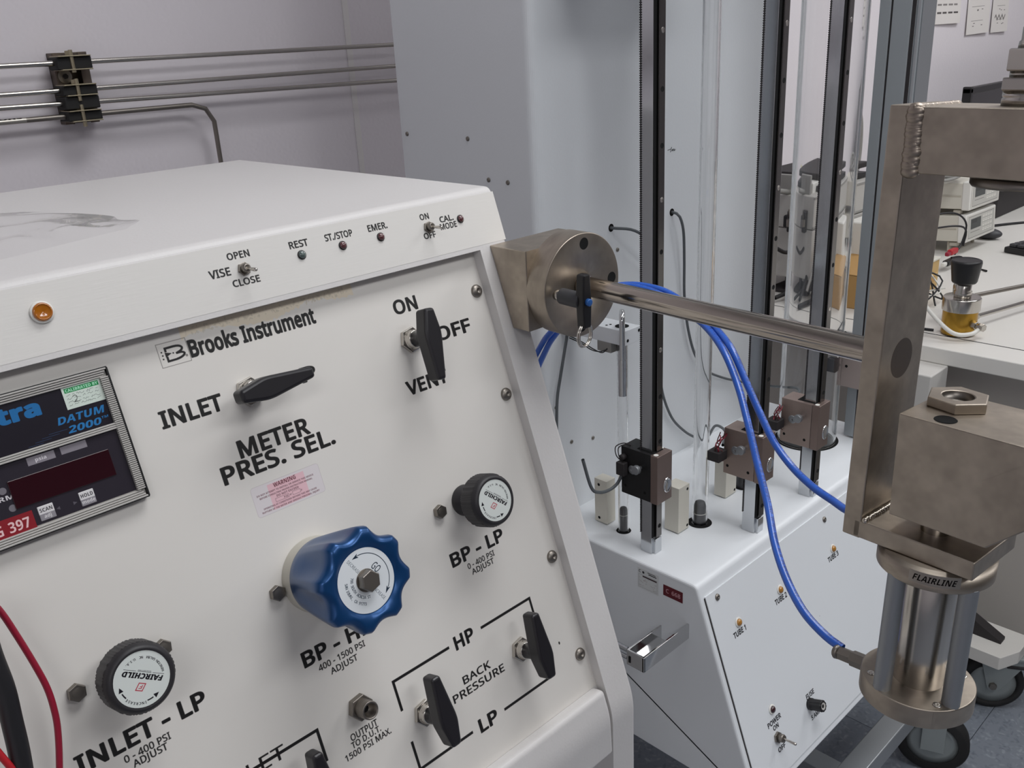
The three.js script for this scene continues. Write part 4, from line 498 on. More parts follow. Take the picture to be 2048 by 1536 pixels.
  const caster = (x, z, ang) => { const c = new THREE.Group(); const R = 0.063; const w = placed(t, 'caster_wheel', (() => { const g = turn([[0.044, -0.016], [0.057, -0.0155], [0.0625, -0.011], [R, 0], [0.0625, 0.011], [0.057, 0.0155], [0.044, 0.016], [0.044, -0.016]], 48); return g; })(), M.rubber, [x, R, z], 0, 0, 'black rubber caster wheel'); w.rotation.y = ang; sub(w, 'rim', [turn([[0, -0.012], [0.008, -0.017], [0.012, -0.012], [0.034, -0.009], [0.044, -0.014], [0.0445, 0.014], [0.034, 0.009], [0.012, 0.012], [0.008, 0.017], [0, 0.017]], 40)], M.casterGrey, 'grey wheel rim'); const fork = sub(w, 'fork', [span(-0.02, 0.02, -0.012, 0.075, 0.0185, 0.0215, 0.001), span(-0.02, 0.02, -0.012, 0.075, -0.0215, -0.0185, 0.001), span(-0.028, 0.028, 0.073, 0.0775, -0.024, 0.024, 0.001), moved(rodY(0.012, 0.077, 0.0905), 0, 0, 0)], M.casterGrey, 'grey caster fork'); };
  caster(1.464, -0.468, 1.95); caster(1.464, -1.07, 1.2); caster(0.84, -0.487, 1.4); caster(0.84, -1.07, 0.8);
}
// detector blocks clamped on the rails
{
  const make = (x, y, z, black, label) => {
    const d = thing('detector_block', label, 'sensor block', [x + 0.0155, Y(-0.571), z - 0.03], undefined); const X0 = x, X1 = x + 0.0308, y0 = Y(-0.5695), y1 = Y(-0.5025), zb = z - 0.0585;
    const rear = new THREE.Shape(); part(d, 'housing', span(X0, X1, y0, y1, zb, z - 0.0115, 0.0006), black ? M.detectorBlack : M.detector, black ? 'black block' : 'brown metal block');
    part(d, 'front_plate', span(X0, X1, y0 - 0.0006, y1, z - 0.0112, z, 0.0007), M.detectorFront, 'brown front plate');
    const lens = part(d, 'lens', moved(turn([[0, 0.0004], [0.0052, 0.0004], [0.0066, 0.0014], [0.0074, 0.0016], [0.008, 0.0006], [0.0081, 0]], 36).scale(0.95, 1.32, 1), X0 + 0.0205, y0 + 0.0215, z), M.chrome, 'bright round countersunk lens');
    const k = turn([[0, 0], [0.0022, 0], [0.0022, 0.006], [0.0055, 0.0062], [0.006, 0.0072], [0.006, 0.0118], [0.0055, 0.0124], [0, 0.0124]], 36); k.rotateY(-Math.PI / 2); k.translate(X0, y0 + 0.0455, z - 0.0265); part(d, 'thumb_screw', k, M.aluminium, 'round silver thumb screw');
    const s = turn([[0.001, 0.0004], [0.0015, 0.0012], [0.0052, 0.0012], [0.0056, 0.0003], [0.0062, 0]], 32); s.rotateY(-Math.PI / 2); s.translate(X0, y0 + 0.0375, z - 0.0405); part(d, 'set_screw', s, M.aluminium, 'flat silver screw');
    const hs = [[0.012, 0.052], [0.011, 0.02]].map(([a, b]) => { const g = disc(0.0021, -0.0002, 0.0003, 18); g.rotateY(-Math.PI / 2); g.translate(X0, y0 + a, z - b); return g; }); part(d, 'hole', hs, M.hole);
    part(d, 'screw', [moved(rodY(0.0032, 0, 0.0004), X0 + 0.005, y1, z - 0.006), moved(rodY(0.0015, 0, 0.0016), X1 - 0.004, y1, z - 0.012)], M.whitePlastic, 'pale screw head on top');
    part(d, 'rail_slot', span(x + 0.006, X1 - 0.0062, y1 - 0.0002, y1 + 0.0004, z - 0.037, z - 0.0095, 0), M.hole, 'dark slot around the rail');
    return d;
  };
  const d1 = make(0.842, 0, -0.6345, true, 'black detector block with brown front plate on the rail nearest the console');
  part(d1, 'connector', [span(0.833, 0.842, Y(-0.541), Y(-0.523), -0.695, -0.682, 0.001), moved((() => { const g = turn([[0, 0], [0.004, 0], [0.004, 0.006], [0, 0.006]], 20); g.rotateY(-Math.PI / 2); return g; })(), 0.842, Y(-0.516), -0.688)], M.dark);
  part(d1, 'wire', [pipe([[0.838, Y(-0.522), -0.69], [0.833, Y(-0.513), -0.694], [0.836, Y(-0.503), -0.697], [0.843, Y(-0.4985), -0.69], [0.85, Y(-0.5015), -0.684]], 0.0007, 6), pipe([[0.8385, Y(-0.523), -0.688], [0.835, Y(-0.514), -0.691], [0.838, Y(-0.5045), -0.694], [0.844, Y(-0.5), -0.688], [0.85, Y(-0.502), -0.683]], 0.0007, 6)], M.dark);
  const d2 = make(0.975, 0, -0.5655, false, 'brown detector block on the middle rail behind the blue hoses');
  const d3 = make(1.115, 0, -0.5615, false, 'brown detector block on the rail before the wide glass tube');
  const loom = (d, x, z, sd) => { const r = rng(sd); for (let k = 0; k < 5; k++) { const pts = []; for (let i = 0; i < 6; i++) pts.push([x - 0.001 - 0.012 * Math.sin(i / 5 * Math.PI) * (0.4 + r()) - 0.003 * r(), Y(-0.511) - 0.036 * i / 5 + 0.01 * (r() - 0.5), z - 0.052 - 0.012 * r()]); part(d, 'wire', pipe(pts, 0.0008, 6, 6), k % 2 ? M.redWire : M.wireBrown, k % 2 ? 'dark red wire' : undefined); } part(d, 'connector', span(x - 0.021, x - 0.001, Y(-0.547), Y(-0.533), z - 0.071, z - 0.052, 0.001), M.dark, 'dark brown connector'); };
  loom(d2, 0.975, -0.5655, 31); loom(d3, 1.115, -0.5615, 37);
  // block on the corner post, half hidden by the vise bar
  const d4 = thing('detector_block', 'pinkish grey block on the grey aluminium post beside the vise bar', 'sensor block', [1.341, Y(-0.556), -0.62]);
  part(d4, 'housing', extrude(roundShape([[1.326, Y(-0.552)], [1.354, Y(-0.556)], [1.354, Y(-0.492)], [1.333, Y(-0.492)], [1.326, Y(-0.5)]], 0.001), -0.642, -0.590, 0.0008), std({ color: 0xa89a94, metalness: 0.5, roughness: 0.45 })); { const g = disc(0.0024, -0.0001, 0.0004, 20); g.rotateY(-Math.PI / 2); g.translate(1.326, Y(-0.517), -0.628); part(d4, 'hole', g, M.hole); } part(d4, 'connector', span(1.312, 1.326, Y(-0.527), Y(-0.505), -0.655, -0.64, 0.001), M.dark); part(d4, 'screw', moved(rodY(0.0045, 0, 0.002), 1.345, Y(-0.492), -0.618), M.whitePlastic); part(d4, 'wire', [pipe([[1.32, Y(-0.495), -0.65], [1.318, Y(-0.47), -0.652], [1.327, Y(-0.46), -0.645], [1.338, Y(-0.468), -0.635], [1.346, Y(-0.49), -0.63]], 0.0008, 6), pipe([[1.322, Y(-0.495), -0.65], [1.321, Y(-0.474), -0.652], [1.328, Y(-0.463), -0.645], [1.337, Y(-0.47), -0.635], [1.344, Y(-0.49), -0.63]], 0.0008, 6)], M.cableBlack);
}
// cables on the column
{
  const c = (pts, r, mt, l) => solo('cable', pipe(pts.map(([x, y, z]) => V3(x, Y(y), z)), r, 10, 8), mt, l, 'cable');
  c([[0.967, -0.252, -0.822], [0.967, -0.252, -0.805], [0.985, -0.2555, -0.788], [1.005, -0.268, -0.782], [1.025, -0.287, -0.785], [1.06, -0.33, -0.795], [1.075, -0.39, -0.803], [1.07, -0.46, -0.803], [1.075, -0.52, -0.803], [1.10, -0.575, -0.803], [1.135, -0.612, -0.803], [1.165, -0.634, -0.800], [1.188, -0.644, -0.795], [1.13, -0.585, -0.74], [1.05, -0.548, -0.67], [0.985, -0.535, -0.632]], 0.0021, M.cable, 'grey cable from the left hole of the white column to the middle detector block');
  c([[1.106, -0.253, -0.822], [1.106, -0.2535, -0.803], [1.11, -0.262, -0.797], [1.118, -0.285, -0.797], [1.125, -0.33, -0.8], [1.131, -0.385, -0.803], [1.142, -0.44, -0.803], [1.163, -0.49, -0.803], [1.195, -0.525, -0.803], [1.235, -0.548, -0.803], [1.285, -0.57, -0.80], [1.31, -0.575, -0.75], [1.22, -0.53, -0.65], [1.125, -0.525, -0.628]], 0.0021, M.cable, 'grey cable hanging from the right hole of the white column');
  c([[0.838, -0.28, -0.803], [0.86, -0.345, -0.803], [0.864, -0.375, -0.803], [0.858, -0.40, -0.803], [0.848, -0.435, -0.803], [0.84, -0.468, -0.803], [0.836, -0.53, -0.803]], 0.0021, M.cable, 'grey cable running down the column below the round flange');
  c([[0.775, -0.50, -0.70], [0.79, -0.545, -0.70], [0.805, -0.558, -0.70], [0.822, -0.561, -0.698], [0.835, -0.556, -0.695], [0.842, -0.545, -0.693], [0.8435, -0.533, -0.692], [0.84, -0.526, -0.69]], 0.0022, M.cable, 'dark grey cable looping from the console edge to the black detector block');
}

// ================================================================ WORKBENCH AND WHAT STANDS ON IT
const BT = Y(-0.6);
{
  const b = thing('workbench', 'white topped workbench on casters behind the vise', 'bench', [2.9, 0, -0.5]);
  part(b, 'bench_top', span(1.735, 4.4, BT - 0.032, BT, WALL + 0.01, 0.35, 0.0025), M.bench);
  part(b, 'groove', span(1.8115, 1.8145, BT - 0.0002, BT + 0.0003, WALL + 0.01, 0.34, 0), M.hole, 'black line near the bench edge');
  part(b, 'end_panel', span(1.86, 1.88, Y(-1.255), BT - 0.032, -1.30, 0.25, 0.001), M.benchPanel, 'grey end panel under the bench top');
  { const s = roundShape([[1.645, 0.425], [1.69, 0.405], [1.75, 0.405], [1.75, 1.25], [1.645, 1.25]], [0.003, 0.003, 0.003, 0.003, 0.003]); part(b, 'foot_beam', sweepY(s, Y(-1.186), Y(-1.158), 0.001), M.bench, 'white foot beam'); }
  part(b, 'gusset', extrude(shape([[-0.62, Y(-1.158)], [-0.44, Y(-1.158)], [-0.44, Y(-1.152)], [-0.62, Y(-1.06)]]), 0, 0.024, 0.001).rotateY(-Math.PI / 2).translate(1.712, 0, 0), M.dark, 'black triangular bracket');
  part(b, 'leg', span(1.66, 1.74, Y(-1.158), BT - 0.032, -0.76, -0.62, 0.003), M.benchEdge);
  const R = 0.06, caster = (x, z, ang) => { const w = placed(b, 'caster_wheel', turn([[0.044, -0.012], [0.055, -0.0115], [0.0595, -0.008], [R, 0], [0.0595, 0.008], [0.055, 0.0115], [0.044, 0.012], [0.044, -0.012]], 48), M.rubber, [x, R, z], 0, 0, 'black tyre'); w.rotation.y = ang; sub(w, 'rim', turn([[0, -0.012], [0.006, -0.012], [0.012, -0.008], [0.03, -0.0055], [0.044, -0.011], [0.0445, 0.011], [0.03, 0.0055], [0.012, 0.008], [0.006, 0.012], [0, 0.012]], 40), M.casterGrey, 'pale grey rim'); sub(w, 'fork', [extrude(roundShape([[-0.008, -0.012], [0.012, -0.012], [0.05, 0.05], [0.05, 0.07], [-0.03, 0.07]], 0.003), 0.0145, 0.0175, 0.0005), extrude(roundShape([[-0.008, -0.012], [0.012, -0.012], [0.05, 0.05], [0.05, 0.07], [-0.03, 0.07]], 0.003), -0.0175, -0.0145, 0.0005), span(-0.03, 0.052, 0.067, 0.073, -0.024, 0.024, 0.001)], M.casterGrey, 'steel fork'); sub(w, 'axle_nut', [hexZ(0.013, 0.0172, 0.024, 0.3), hexZ(0.013, -0.024, -0.0172, 0.3)], M.steelDull); sub(w, 'brake_pedal', span(0.02, 0.075, 0.045, 0.052, -0.02, 0.02, 0.002), M.dark, 'dark brake pedal'); };
  caster(1.708, -0.452, -1.05); caster(1.70, -1.2, -0.7);
}
// brass gas regulator and needle valve
{
  const g0 = thing('gas_regulator', 'brass pressure regulator with black knob standing on the bench', 'regulator', [1.845, BT, -0.648]);
  const P = (n, prof, mt, l, s) => sub(g0, n, turnY(prof, s || 48), mt, l);
  P('body', [[0, 0.0005], [0.028, 0.0005], [0.0325, 0.004], [0.0325, 0.049], [0.031, 0.0505], [0, 0.0505]], M.brass, 'brass body'); P('ring', [[0, 0.05], [0.0345, 0.05], [0.0352, 0.051], [0.0352, 0.0745], [0.033, 0.077], [0, 0.077]], M.steelBright, 'steel ring'); P('neck', [[0, 0.076], [0.0145, 0.076], [0.0165, 0.079], [0.0165, 0.088], [0.0148, 0.089], [0.0148, 0.108], [0, 0.108]], M.steelBright, 'polished neck');
  P('knob', [[0, 0.105], [0.0215, 0.105], [0.0235, 0.108], [0.0285, 0.145], [0.0278, 0.149], [0.025, 0.1505], [0.024, 0.1495], [0, 0.1495]], M.black, 'black tapered knob', 24);
  const fit = (ang, y, n) => { const f = join([hexZ(0.015, 0.03, 0.041, 0.2), turn([[0, 0.04], [0.006, 0.04], [0.006, 0.05], [0, 0.05]], 20), hexZ(0.013, 0.046, 0.058, 0.4)]); f.rotateY(ang); f.translate(0, y, 0); sub(g0, 'port_fitting', f, M.steelBright); };
  fit(-0.35, 0.026); fit(1.35, 0.024);
  const v = thing('needle_valve', 'small steel valve with black bar handle behind the brass regulator', 'valve', [1.945, BT, -0.69]);
  sub(v, 'body', [hexY(0.034, 0.001, 0.012, 0.3), turnY([[0, 0.011], [0.011, 0.011], [0.011, 0.05], [0, 0.05]], 28), bx(0.04, 0.02, 0.022, 0, 0.04, 0, 0.002)], M.steelDull); sub(v, 'bonnet', turnY([[0, 0.05], [0.013, 0.05], [0.0135, 0.07], [0.012, 0.078], [0, 0.078]], 28), M.steelBright); sub(v, 'handle', [turnY([[0, 0.077], [0.013, 0.077], [0.014, 0.1], [0.011, 0.104], [0, 0.104]], 24), bx(0.062, 0.013, 0.014, 0.012, 0.094, 0, 0.003)], M.black, 'black bar handle');
  const t = (pts, r, mt, n, l, c) => solo(n, pipe(pts.map(([x, y, z]) => V3(x, BT + y, z)), r, 12, 8), mt, l, c);
  t([[1.90, 0.024, -0.636], [1.99, 0.0225, -0.615], [2.12, 0.02, -0.586], [2.35, 0.016, -0.535]], 0.0045, M.steelBright, 'steel_tube', 'thin steel tube leaving the brass regulator to the right', 'tube');
  t([[1.95, 0.045, -0.68], [2.03, 0.043, -0.655], [2.2, 0.038, -0.60], [2.45, 0.03, -0.52]], 0.0045, M.steelDull, 'steel_tube', 'thin steel tube leaving the valve with the black bar handle', 'tube');
  t([[1.835, 0.026, -0.6], [1.805, 0.016, -0.61], [1.785, 0.02, -0.64], [1.785, 0.06, -0.69], [1.80, 0.11, -0.74], [1.81, 0.15, -0.78], [1.80, 0.18, -0.80]], 0.0042, M.whiteTube, 'plastic_tube', 'white plastic tube rising from the brass regulator', 'tube');
}
// two stacked bench meters
{
  const face = canvasTexture(640, 264, (g) => { g.fillStyle = '#cfccc4'; g.fillRect(0, 0, 640, 264); g.strokeStyle = '#4a4846'; g.lineWidth = 5; g.strokeRect(34, 16, 572, 232); g.fillStyle = '#b9b7b0'; g.fillRect(38, 20, 564, 224); g.fillStyle = '#3b3f3e'; g.fillRect(80, 44, 230, 112); g.fillStyle = '#232726'; g.fillRect(100, 54, 120, 40); g.fillStyle = '#e3e0d8'; for (let j = 0; j < 4; j++) for (let i = 0; i < 4; i++) g.fillRect(350 + i * 58, 36 + j * 50, 42, 26); g.fillStyle = '#6a6864'; for (let j = 0; j < 4; j++) for (let i = 0; i < 4; i++) g.fillRect(356 + i * 58, 44 + j * 50, 26, 5); g.fillRect(80, 186, 210, 6); });
  const mk = (y, tilt, label) => {
    const W = 0.19, H = 0.074, D = 0.30, m = thing('bench_meter', label, 'meter', [2.595, y, -0.885]); m.rotation.set(tilt, -0.03, 0, 'YXZ');
    sub(m, 'case', [bx(W * 0.97, H * 0.92, D, 0, H / 2, -D / 2 - 0.012, 0.003)], M.beige); sub(m, 'front_bezel', bx(W, H, 0.022, 0, H / 2, -0.011, 0.004), M.whitePlastic); const p = new THREE.PlaneGeometry(W * 0.94, H * 0.86); p.translate(0, H / 2, 0.0006); sub(m, 'front_panel', p, std({ map: face, roughness: 0.4 }), 'front panel with screen and keys');
    sub(m, 'band', bx(W * 0.985, H * 0.06, 0.05, 0, H * 0.5, -0.05, 0.001), M.beigeDark); for (const x of [-1, 1]) { sub(m, 'foot', bx(0.014, 0.01, 0.02, x * W * 0.42, -0.005, -0.035, 0.002), M.beigeDark); sub(m, 'foot', bx(0.014, 0.008, 0.02, x * W * 0.42, -0.004, -0.27, 0.002), M.beigeDark); }
    return m;
  };
  const low = mk(BT + 0.033, -0.075, 'lower of two beige bench meters, raised on a tilted leg'); sub(low, 'tilt_leg', [bx(0.012, 0.034, 0.007, 0.075, -0.016, -0.05, 0.002), bx(0.012, 0.034, 0.007, -0.075, -0.016, -0.05, 0.002)], M.beigeDark, 'tilted leg');
  mk(BT + 0.118, -0.05, 'upper of two beige bench meters, carrying coiled grey cables');
  const r = rng(12), coil = []; for (let k = 0; k < 5; k++) { const pts = []; for (let i = 0; i <= 14; i++) { const a = i / 14 * 6.28; pts.push(V3(2.50 + (0.10 + 0.012 * r()) * Math.cos(a), BT + 0.212 + k * 0.007 + 0.01 * Math.sin(a * 2 + k), -1.0 + (0.075 + 0.012 * r()) * Math.sin(a))); } coil.push(pipe(pts, 0.0048, 8, 4)); }
  const cc = thing('cable_coil', 'coil of grey cables lying on the upper bench meter', 'cable', [2.5, BT + 0.205, -1.0]); part(cc, 'cable', coil, M.greyPlastic); part(cc, 'strap', [bx(0.03, 0.045, 0.02, 2.56, BT + 0.232, -0.95, 0.004), bx(0.02, 0.05, 0.016, 2.535, BT + 0.235, -0.965, 0.004)], M.dark, 'dark strap'); part(cc, 'sleeve', pipe([[2.47, BT + 0.217, -0.93], [2.51, BT + 0.24, -0.925], [2.545, BT + 0.22, -0.925]], 0.008, 8), M.teal, 'grey green sleeve');
  const w = (pts, rr, mt, n, l) => solo(n, pipe(pts.map(([x, y, z]) => V3(x, BT + y, z)), rr, 8, 6), mt, l, 'wire');
  w([[2.30, 0.13, -0.93], [2.37, 0.135, -0.88], [2.41, 0.105, -0.86], [2.40, 0.06, -0.86], [2.36, 0.035, -0.86]], 0.0024, M.cableBlack, 'test_lead', 'black lead arching in front of the stacked bench meters');
  w([[2.30, 0.10, -0.92], [2.36, 0.105, -0.87], [2.40, 0.09, -0.855], [2.395, 0.05, -0.855]], 0.0024, M.cableBlack, 'test_lead', 'lower black lead beside the stacked bench meters');
  w([[2.34, 0.03, -0.86], [2.38, 0.025, -0.85], [2.40, -0.0, -0.83], [2.36, 0.003, -0.78]], 0.0024, M.cableBlack, 'test_lead', 'black lead dropping from the red plug to the bench');
  const pl = thing('banana_plug', 'red plug on the leads before the lower bench meter', 'plug', [2.345, BT + 0.045, -0.86]); sub(pl, 'body', [bx(0.04, 0.014, 0.014, 0, 0, 0, 0.004)], M.redBright); sub(pl, 'boot', bx(0.02, 0.01, 0.01, -0.028, -0.001, 0, 0.003), M.redWire);
  const pb = thing('banana_plug', 'black plug just below the red plug on the bench', 'plug', [2.335, BT + 0.02, -0.862]); sub(pb, 'body', [bx(0.05, 0.014, 0.016, 0, 0, 0, 0.004)], M.black); sub(pb, 'sleeve', bx(0.02, 0.01, 0.01, -0.03, 0, 0, 0.003), M.whitePlastic);
}
// more things at the back of the bench
{
  const tb = thing('parts_box', 'small tan box with a drawer, half hidden by the vise bar', 'box', [2.085, BT, -0.86]); sub(tb, 'case', bx(0.13, 0.07, 0.09, 0, 0.0355, 0, 0.002), M.tan); sub(tb, 'drawer', bx(0.11, 0.03, 0.004, 0, 0.026, 0.0455, 0.001), M.tan); sub(tb, 'label', bx(0.022, 0.012, 0.001, 0.03, 0.03, 0.048, 0.0003), M.cardboard); sub(tb, 'lid', bx(0.134, 0.006, 0.094, 0, 0.073, 0, 0.002), M.beige);
  const wp = thing('junction_box', 'upright white plastic box beside the vise bar', 'box', [2.13, BT, -0.99]); sub(wp, 'case', bx(0.10, 0.15, 0.05, 0, 0.0755, 0, 0.005), M.whitePlastic); sub(wp, 'lid', bx(0.096, 0.144, 0.006, 0, 0.0755, 0.027, 0.003), M.whitePlastic);
  const gd = thing('instrument_cabinet', 'grey instrument cabinet with slots, seen beside the wide glass tube', 'cabinet', [2.08, BT, -1.12]); sub(gd, 'case', bx(0.34, 0.115, 0.20, 0, 0.0985, 0, 0.003), M.greyLight); sub(gd, 'case_lower', bx(0.34, 0.075, 0.20, 0, 0.195, 0, 0.003), M.greyLight); sub(gd, 'slot', [bx(0.28, 0.006, 0.002, 0, 0.142, 0.1005, 0.0005)], M.hole); sub(gd, 'ridge', [bx(0.34, 0.006, 0.006, 0, 0.1615, 0.098, 0.001), bx(0.34, 0.006, 0.006, 0, 0.228, 0.098, 0.001)], M.greyPlastic); for (const x of [-0.15, 0.15]) for (const z of [-0.08, 0.08]) sub(gd, 'foot', bx(0.02, 0.042, 0.02, x, 0.0205, z, 0.002), M.dark);
  const cb = thing('cardboard_box', 'brown cardboard box under the grey instrument cabinet', 'box', [1.985, BT, -0.925]); sub(cb, 'carton', bx(0.2, 0.074, 0.14, 0, 0.0372, 0, 0.0015), M.cardboard); sub(cb, 'flap', bx(0.2, 0.0022, 0.07, 0, 0.0758, 0.036, 0.0008), M.cardboard); sub(cb, 'seam', bx(0.2, 0.002, 0.0012, 0, 0.014, 0.0702, 0.0003), M.dark);
  const bd = thing('black_tray', 'flat black device lying on the grey instrument cabinet', 'device', [2.1, BT + 0.2335, -1.12]); sub(bd, 'body', bx(0.26, 0.012, 0.16, 0, 0.0065, 0, 0.003), M.black); sub(bd, 'upper_body', bx(0.24, 0.014, 0.15, 0.01, 0.03, 0, 0.003), M.dark); sub(bd, 'arm', bx(0.012, 0.05, 0.012, 0.09, 0.05, 0.05, 0.002), M.black);
  // apparatus seen through the wide tube
  const ap = thing('filter_unit', 'white box with black valve handle, seen through the wide glass tube', 'apparatus', [1.96, BT, -1.08]); sub(ap, 'case', bx(0.05, 0.1, 0.06, 0.012, 0.205, 0, 0.003), M.whitePlastic); sub(ap, 'back_plate', bx(0.012, 0.17, 0.06, -0.03, 0.19, 0, 0.002), M.greyPlastic); sub(ap, 'valve_handle', [bx(0.05, 0.03, 0.03, -0.045, 0.175, 0.02, 0.005), bx(0.02, 0.05, 0.022, -0.068, 0.178, 0.03, 0.004), bx(0.022, 0.06, 0.03, -0.03, 0.15, 0.02, 0.004)], M.black, 'black valve handle'); sub(ap, 'stem', [moved(rodY(0.009, 0, 0.016), -0.088, 0.17, 0.035), bar([-0.092, 0.19, 0.035], [-0.1, 0.21, 0.036], 0.0015)], M.steelDull); sub(ap, 'bowl', turnY([[0, 0.06], [0.02, 0.06], [0.024, 0.09], [0.022, 0.15], [0, 0.15]], 28), M.charcoal, 'dark filter bowl'); sub(ap, 'arm', bar([-0.115, 0.252, 0], [0.02, 0.225, 0], 0.006), M.greyPlastic, 'grey rod'); sub(ap, 'stand', [bx(0.09, 0.008, 0.08, 0, 0.0045, 0, 0.002), bx(0.012, 0.1, 0.012, -0.02, 0.05, 0, 0.002)], M.dark);
  const h = (pts, r, mt, l) => solo('hose', pipe(pts.map(([x, y, z]) => V3(x, BT + y, z)), r, 10, 6), mt, l, 'hose');
  h([[1.84, 0.012, -1.02], [1.90, 0.04, -1.03], [1.95, 0.08, -1.05], [1.965, 0.11, -1.07]], 0.0055, M.rubber, 'dark hose rising to the filter bowl behind the wide tube'); h([[1.80, 0.008, -1.0], [1.88, 0.01, -0.98], [1.97, 0.012, -0.99], [2.05, 0.01, -1.02]], 0.006, M.rubber, 'dark hose lying on the bench behind the wide tube'); h([[1.83, 0.012, -1.05], [1.92, 0.03, -1.02], [2.0, 0.05, -1.0]], 0.005, M.rubber, 'dark hose crossing above the lying one behind the wide tube'); h([[1.83, 0.13, -1.06], [1.87, 0.11, -1.05], [1.93, 0.115, -1.06], [1.96, 0.12, -1.07]], 0.0045, M.cableBlack, 'black hose running level into the filter unit'); h([[1.86, 0.03, -1.0], [1.92, 0.11, -1.0], [1.98, 0.155, -1.02]], 0.0045, M.greyPlastic, 'pale grey hose slanting up across the filter unit');
  const yt = thing('warning_tag', 'small yellow tag on the wall seen through the wide glass tube', 'tag', [2.31, Y(-0.406), WALL]); sub(yt, 'tag', extrude(shape([[0, 0], [0.05, 0.012], [0.012, 0.03], [-0.02, 0.04], [0.02, 0.02]]), 0.0002, 0.0014, 0.0002), M.yellow);
  // loose black wires by the regulator
  const r = rng(77); for (let k = 0; k < 3; k++) { const pts = []; for (let i = 0; i < 8; i++) pts.push(V3(1.99 + 0.05 * Math.sin(i * 1.9 + k) + 0.015 * r(), BT + 0.004 + 0.075 * Math.abs(Math.sin(i * 0.8 + k * 1.1)), -0.80 + 0.045 * Math.cos(i * 1.5 + k * 2))); solo('wire', pipe(pts, 0.0019, 6, 6), k === 1 ? M.whiteTube : M.cableBlack, ['black tangled wire behind the brass regulator', 'white tangled wire behind the brass regulator', 'second black wire of the tangle beside the tan box'][k], 'wire'); }
  solo('cable', pipe([[1.74, BT + 0.003, -0.80], [1.79, BT + 0.003, -0.77], [1.82, BT + 0.003, -0.73], [1.83, BT + 0.003, -0.69]], 0.0028, 8), M.cableBlack, 'short black cable on the bench left of the brass regulator', 'cable');
  solo('cable', pipe([[2.70, BT + 0.003, -1.02], [2.85, BT + 0.004, -0.98], [3.0, BT + 0.003, -0.90], [3.1, BT + 0.003, -0.80]], 0.004, 8), M.cableBlack, 'black cable on the bench right of the stacked meters', 'cable');
  // monitor, keyboard, mouse
  const mo = thing('monitor', 'large black monitor standing at the back of the bench', 'monitor', [3.72, BT, -1.2]); sub(mo, 'screen', bx(0.98, 0.30, 0.02, 0, 0.215, 0, 0.004), M.blackGloss); sub(mo, 'bezel', [bx(1.0, 0.02, 0.028, 0, 0.362, 0.002, 0.004), bx(1.0, 0.05, 0.028, 0, 0.06, 0.002, 0.004), bx(0.02, 0.33, 0.028, -0.49, 0.21, 0.002, 0.004), bx(0.02, 0.33, 0.028, 0.49, 0.21, 0.002, 0.004)], M.black); for (let i = 0; i < 7; i++) sub(mo, 'bezel_button', bx(i === 2 ? 0.035 : 0.04, i === 2 ? 0.03 : 0.009, 0.004, -0.08 + i * 0.062, 0.06, 0.017, 0.001), M.greyLight); sub(mo, 'stand', [bx(0.1, 0.06, 0.05, 0, 0.03, -0.03, 0.004), bx(0.36, 0.012, 0.2, 0, 0.0062, -0.02, 0.005)], M.dark);
  const sh = thing('laptop_stand', 'curved grey stand with dark front below the monitor', 'stand', [3.25, BT, -1.05]); sub(sh, 'front', bx(0.5, 0.09, 0.012, 0.02, 0.0455, 0.05, 0.006), M.dark); sub(sh, 'top', bx(0.54, 0.02, 0.16, 0.02, 0.098, 0, 0.008), M.greyPlastic);
  const kb = thing('keyboard', 'black keyboard at the right edge of the bench', 'keyboard', [2.66, BT, -0.74]); kb.rotation.y = -0.25; sub(kb, 'base', bx(0.3, 0.016, 0.12, 0.06, 0.0085, 0.0, 0.004), M.black); const keys = []; for (let j = 0; j < 4; j++) for (let i = 0; i < 14; i++) keys.push(bx(0.016, 0.008, 0.017, -0.075 + i * 0.0198, 0.021, -0.042 + j * 0.0215, 0.002)); const kk = sub(kb, 'keys', keys, M.charcoal); kk.userData.kind = 'stuff';
  const ms = thing('mouse', 'dark computer mouse at the foot of the lower bench meter', 'mouse', [2.735, BT, -0.915]); const mg = new THREE.SphereGeometry(0.03, 24, 16); mg.scale(0.8, 0.5, 1.3); mg.translate(0, 0.0155, 0); sub(ms, 'body', mg, M.charcoal); sub(ms, 'wheel', bx(0.005, 0.006, 0.014, 0, 0.029, -0.014, 0.002), M.black);
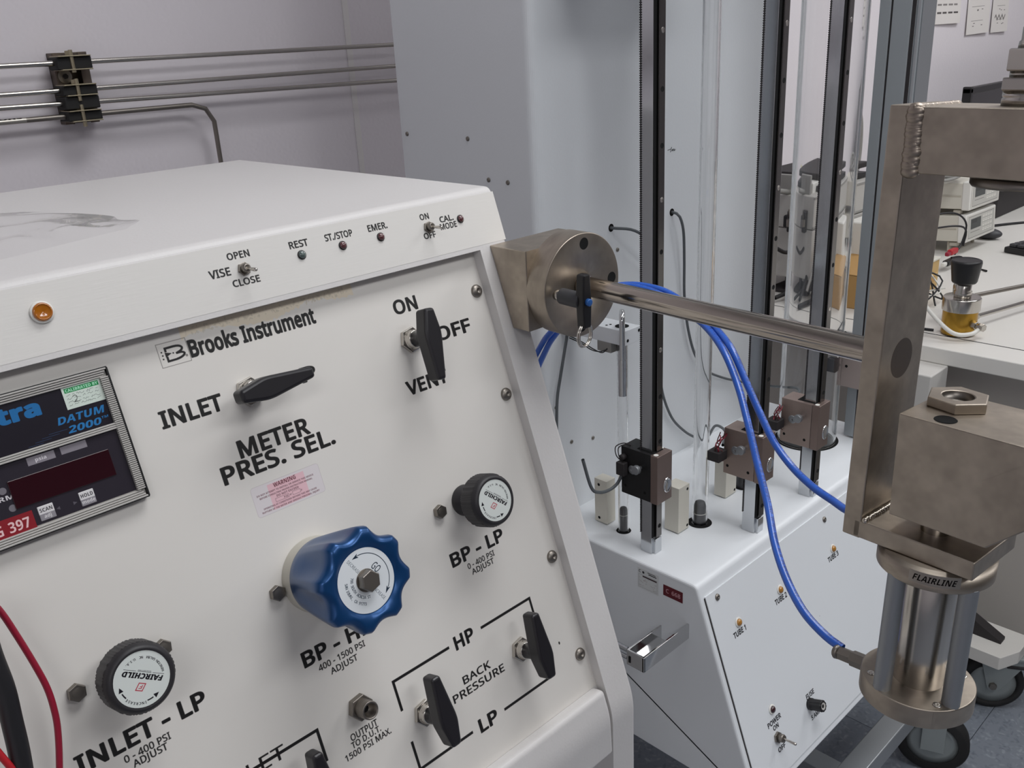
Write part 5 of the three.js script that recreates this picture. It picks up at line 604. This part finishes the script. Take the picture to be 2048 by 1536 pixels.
  solo('cable', pipe([[2.6, BT + 0.30, WALL + 0.02], [2.62, BT + 0.36, WALL + 0.02], [2.70, BT + 0.375, WALL + 0.025], [2.78, BT + 0.33, WALL + 0.03], [2.80, BT + 0.22, WALL + 0.03], [2.78, BT + 0.1, WALL + 0.03]], 0.006, 8), M.greyPlastic, 'grey cable arching on the wall right of the wide glass tube', 'cable');
}
// papers taped on the back wall
{
  const sheet = (x, y, w, h, rot, seed, label, kind) => { const r = rng(seed), map = canvasTexture(320, 440, (g) => { g.fillStyle = '#e4dfdb'; g.fillRect(0, 0, 320, 440); g.strokeStyle = g.fillStyle = '#77726f'; g.lineWidth = 2; if (kind === 0) { for (let j = 0; j < 9; j++) { g.fillStyle = j === 8 ? '#55504e' : '#8a8582'; for (let i = 0; i < 4; i++) g.fillRect(40 + i * 64, 60 + j * 40, 40 + r() * 14, 9); } } else { for (let j = 0; j < 5; j++) { const yy = 70 + j * 75, x0 = 60 + r() * 40; g.beginPath(); g.moveTo(x0, yy); g.lineTo(x0 + 140 + r() * 40, yy); g.stroke(); for (let i = 0; i < 3; i++) g.fillRect(x0 + 20 + r() * 120, yy + 10 + r() * 16, 22, 4); } if (kind === 2) { g.lineWidth = 10; g.beginPath(); g.moveTo(60, 360); for (let i = 0; i < 7; i++) g.lineTo(80 + i * 30, 345 + (i % 2) * 26); g.stroke(); } } });
    const g = new THREE.PlaneGeometry(w, h, 8, 12), p = g.attributes.position; for (let i = 0; i < p.count; i++) p.setZ(i, 0.002 + 0.012 * Math.max(0, (0.5 - p.getY(i) / h) - 0.5) * (1 + 0.4 * Math.sin(p.getX(i) * 20))); g.computeVertexNormals(); const m = solo('paper_sheet', g, std({ map, roughness: 0.85, side: THREE.DoubleSide }), label, 'paper'); m.position.set(x, y, WALL + 0.001); m.rotation.z = rot; };
  sheet(3.41, Y(-0.0325 + 0.14), 0.215, 0.28, 0.0, 1, 'paper with a printed table, leftmost of the sheets on the wall', 0);
  sheet(3.69, Y(-0.0735 + 0.14), 0.20, 0.28, 0.02, 2, 'middle sheet on the wall with a few faint lines', 1);
  sheet(3.90, Y(-0.0745 + 0.14), 0.155, 0.28, 0.01, 3, 'rightmost sheet on the wall with a dark scribbled wave', 2);
}
renderer.render(scene, camera);
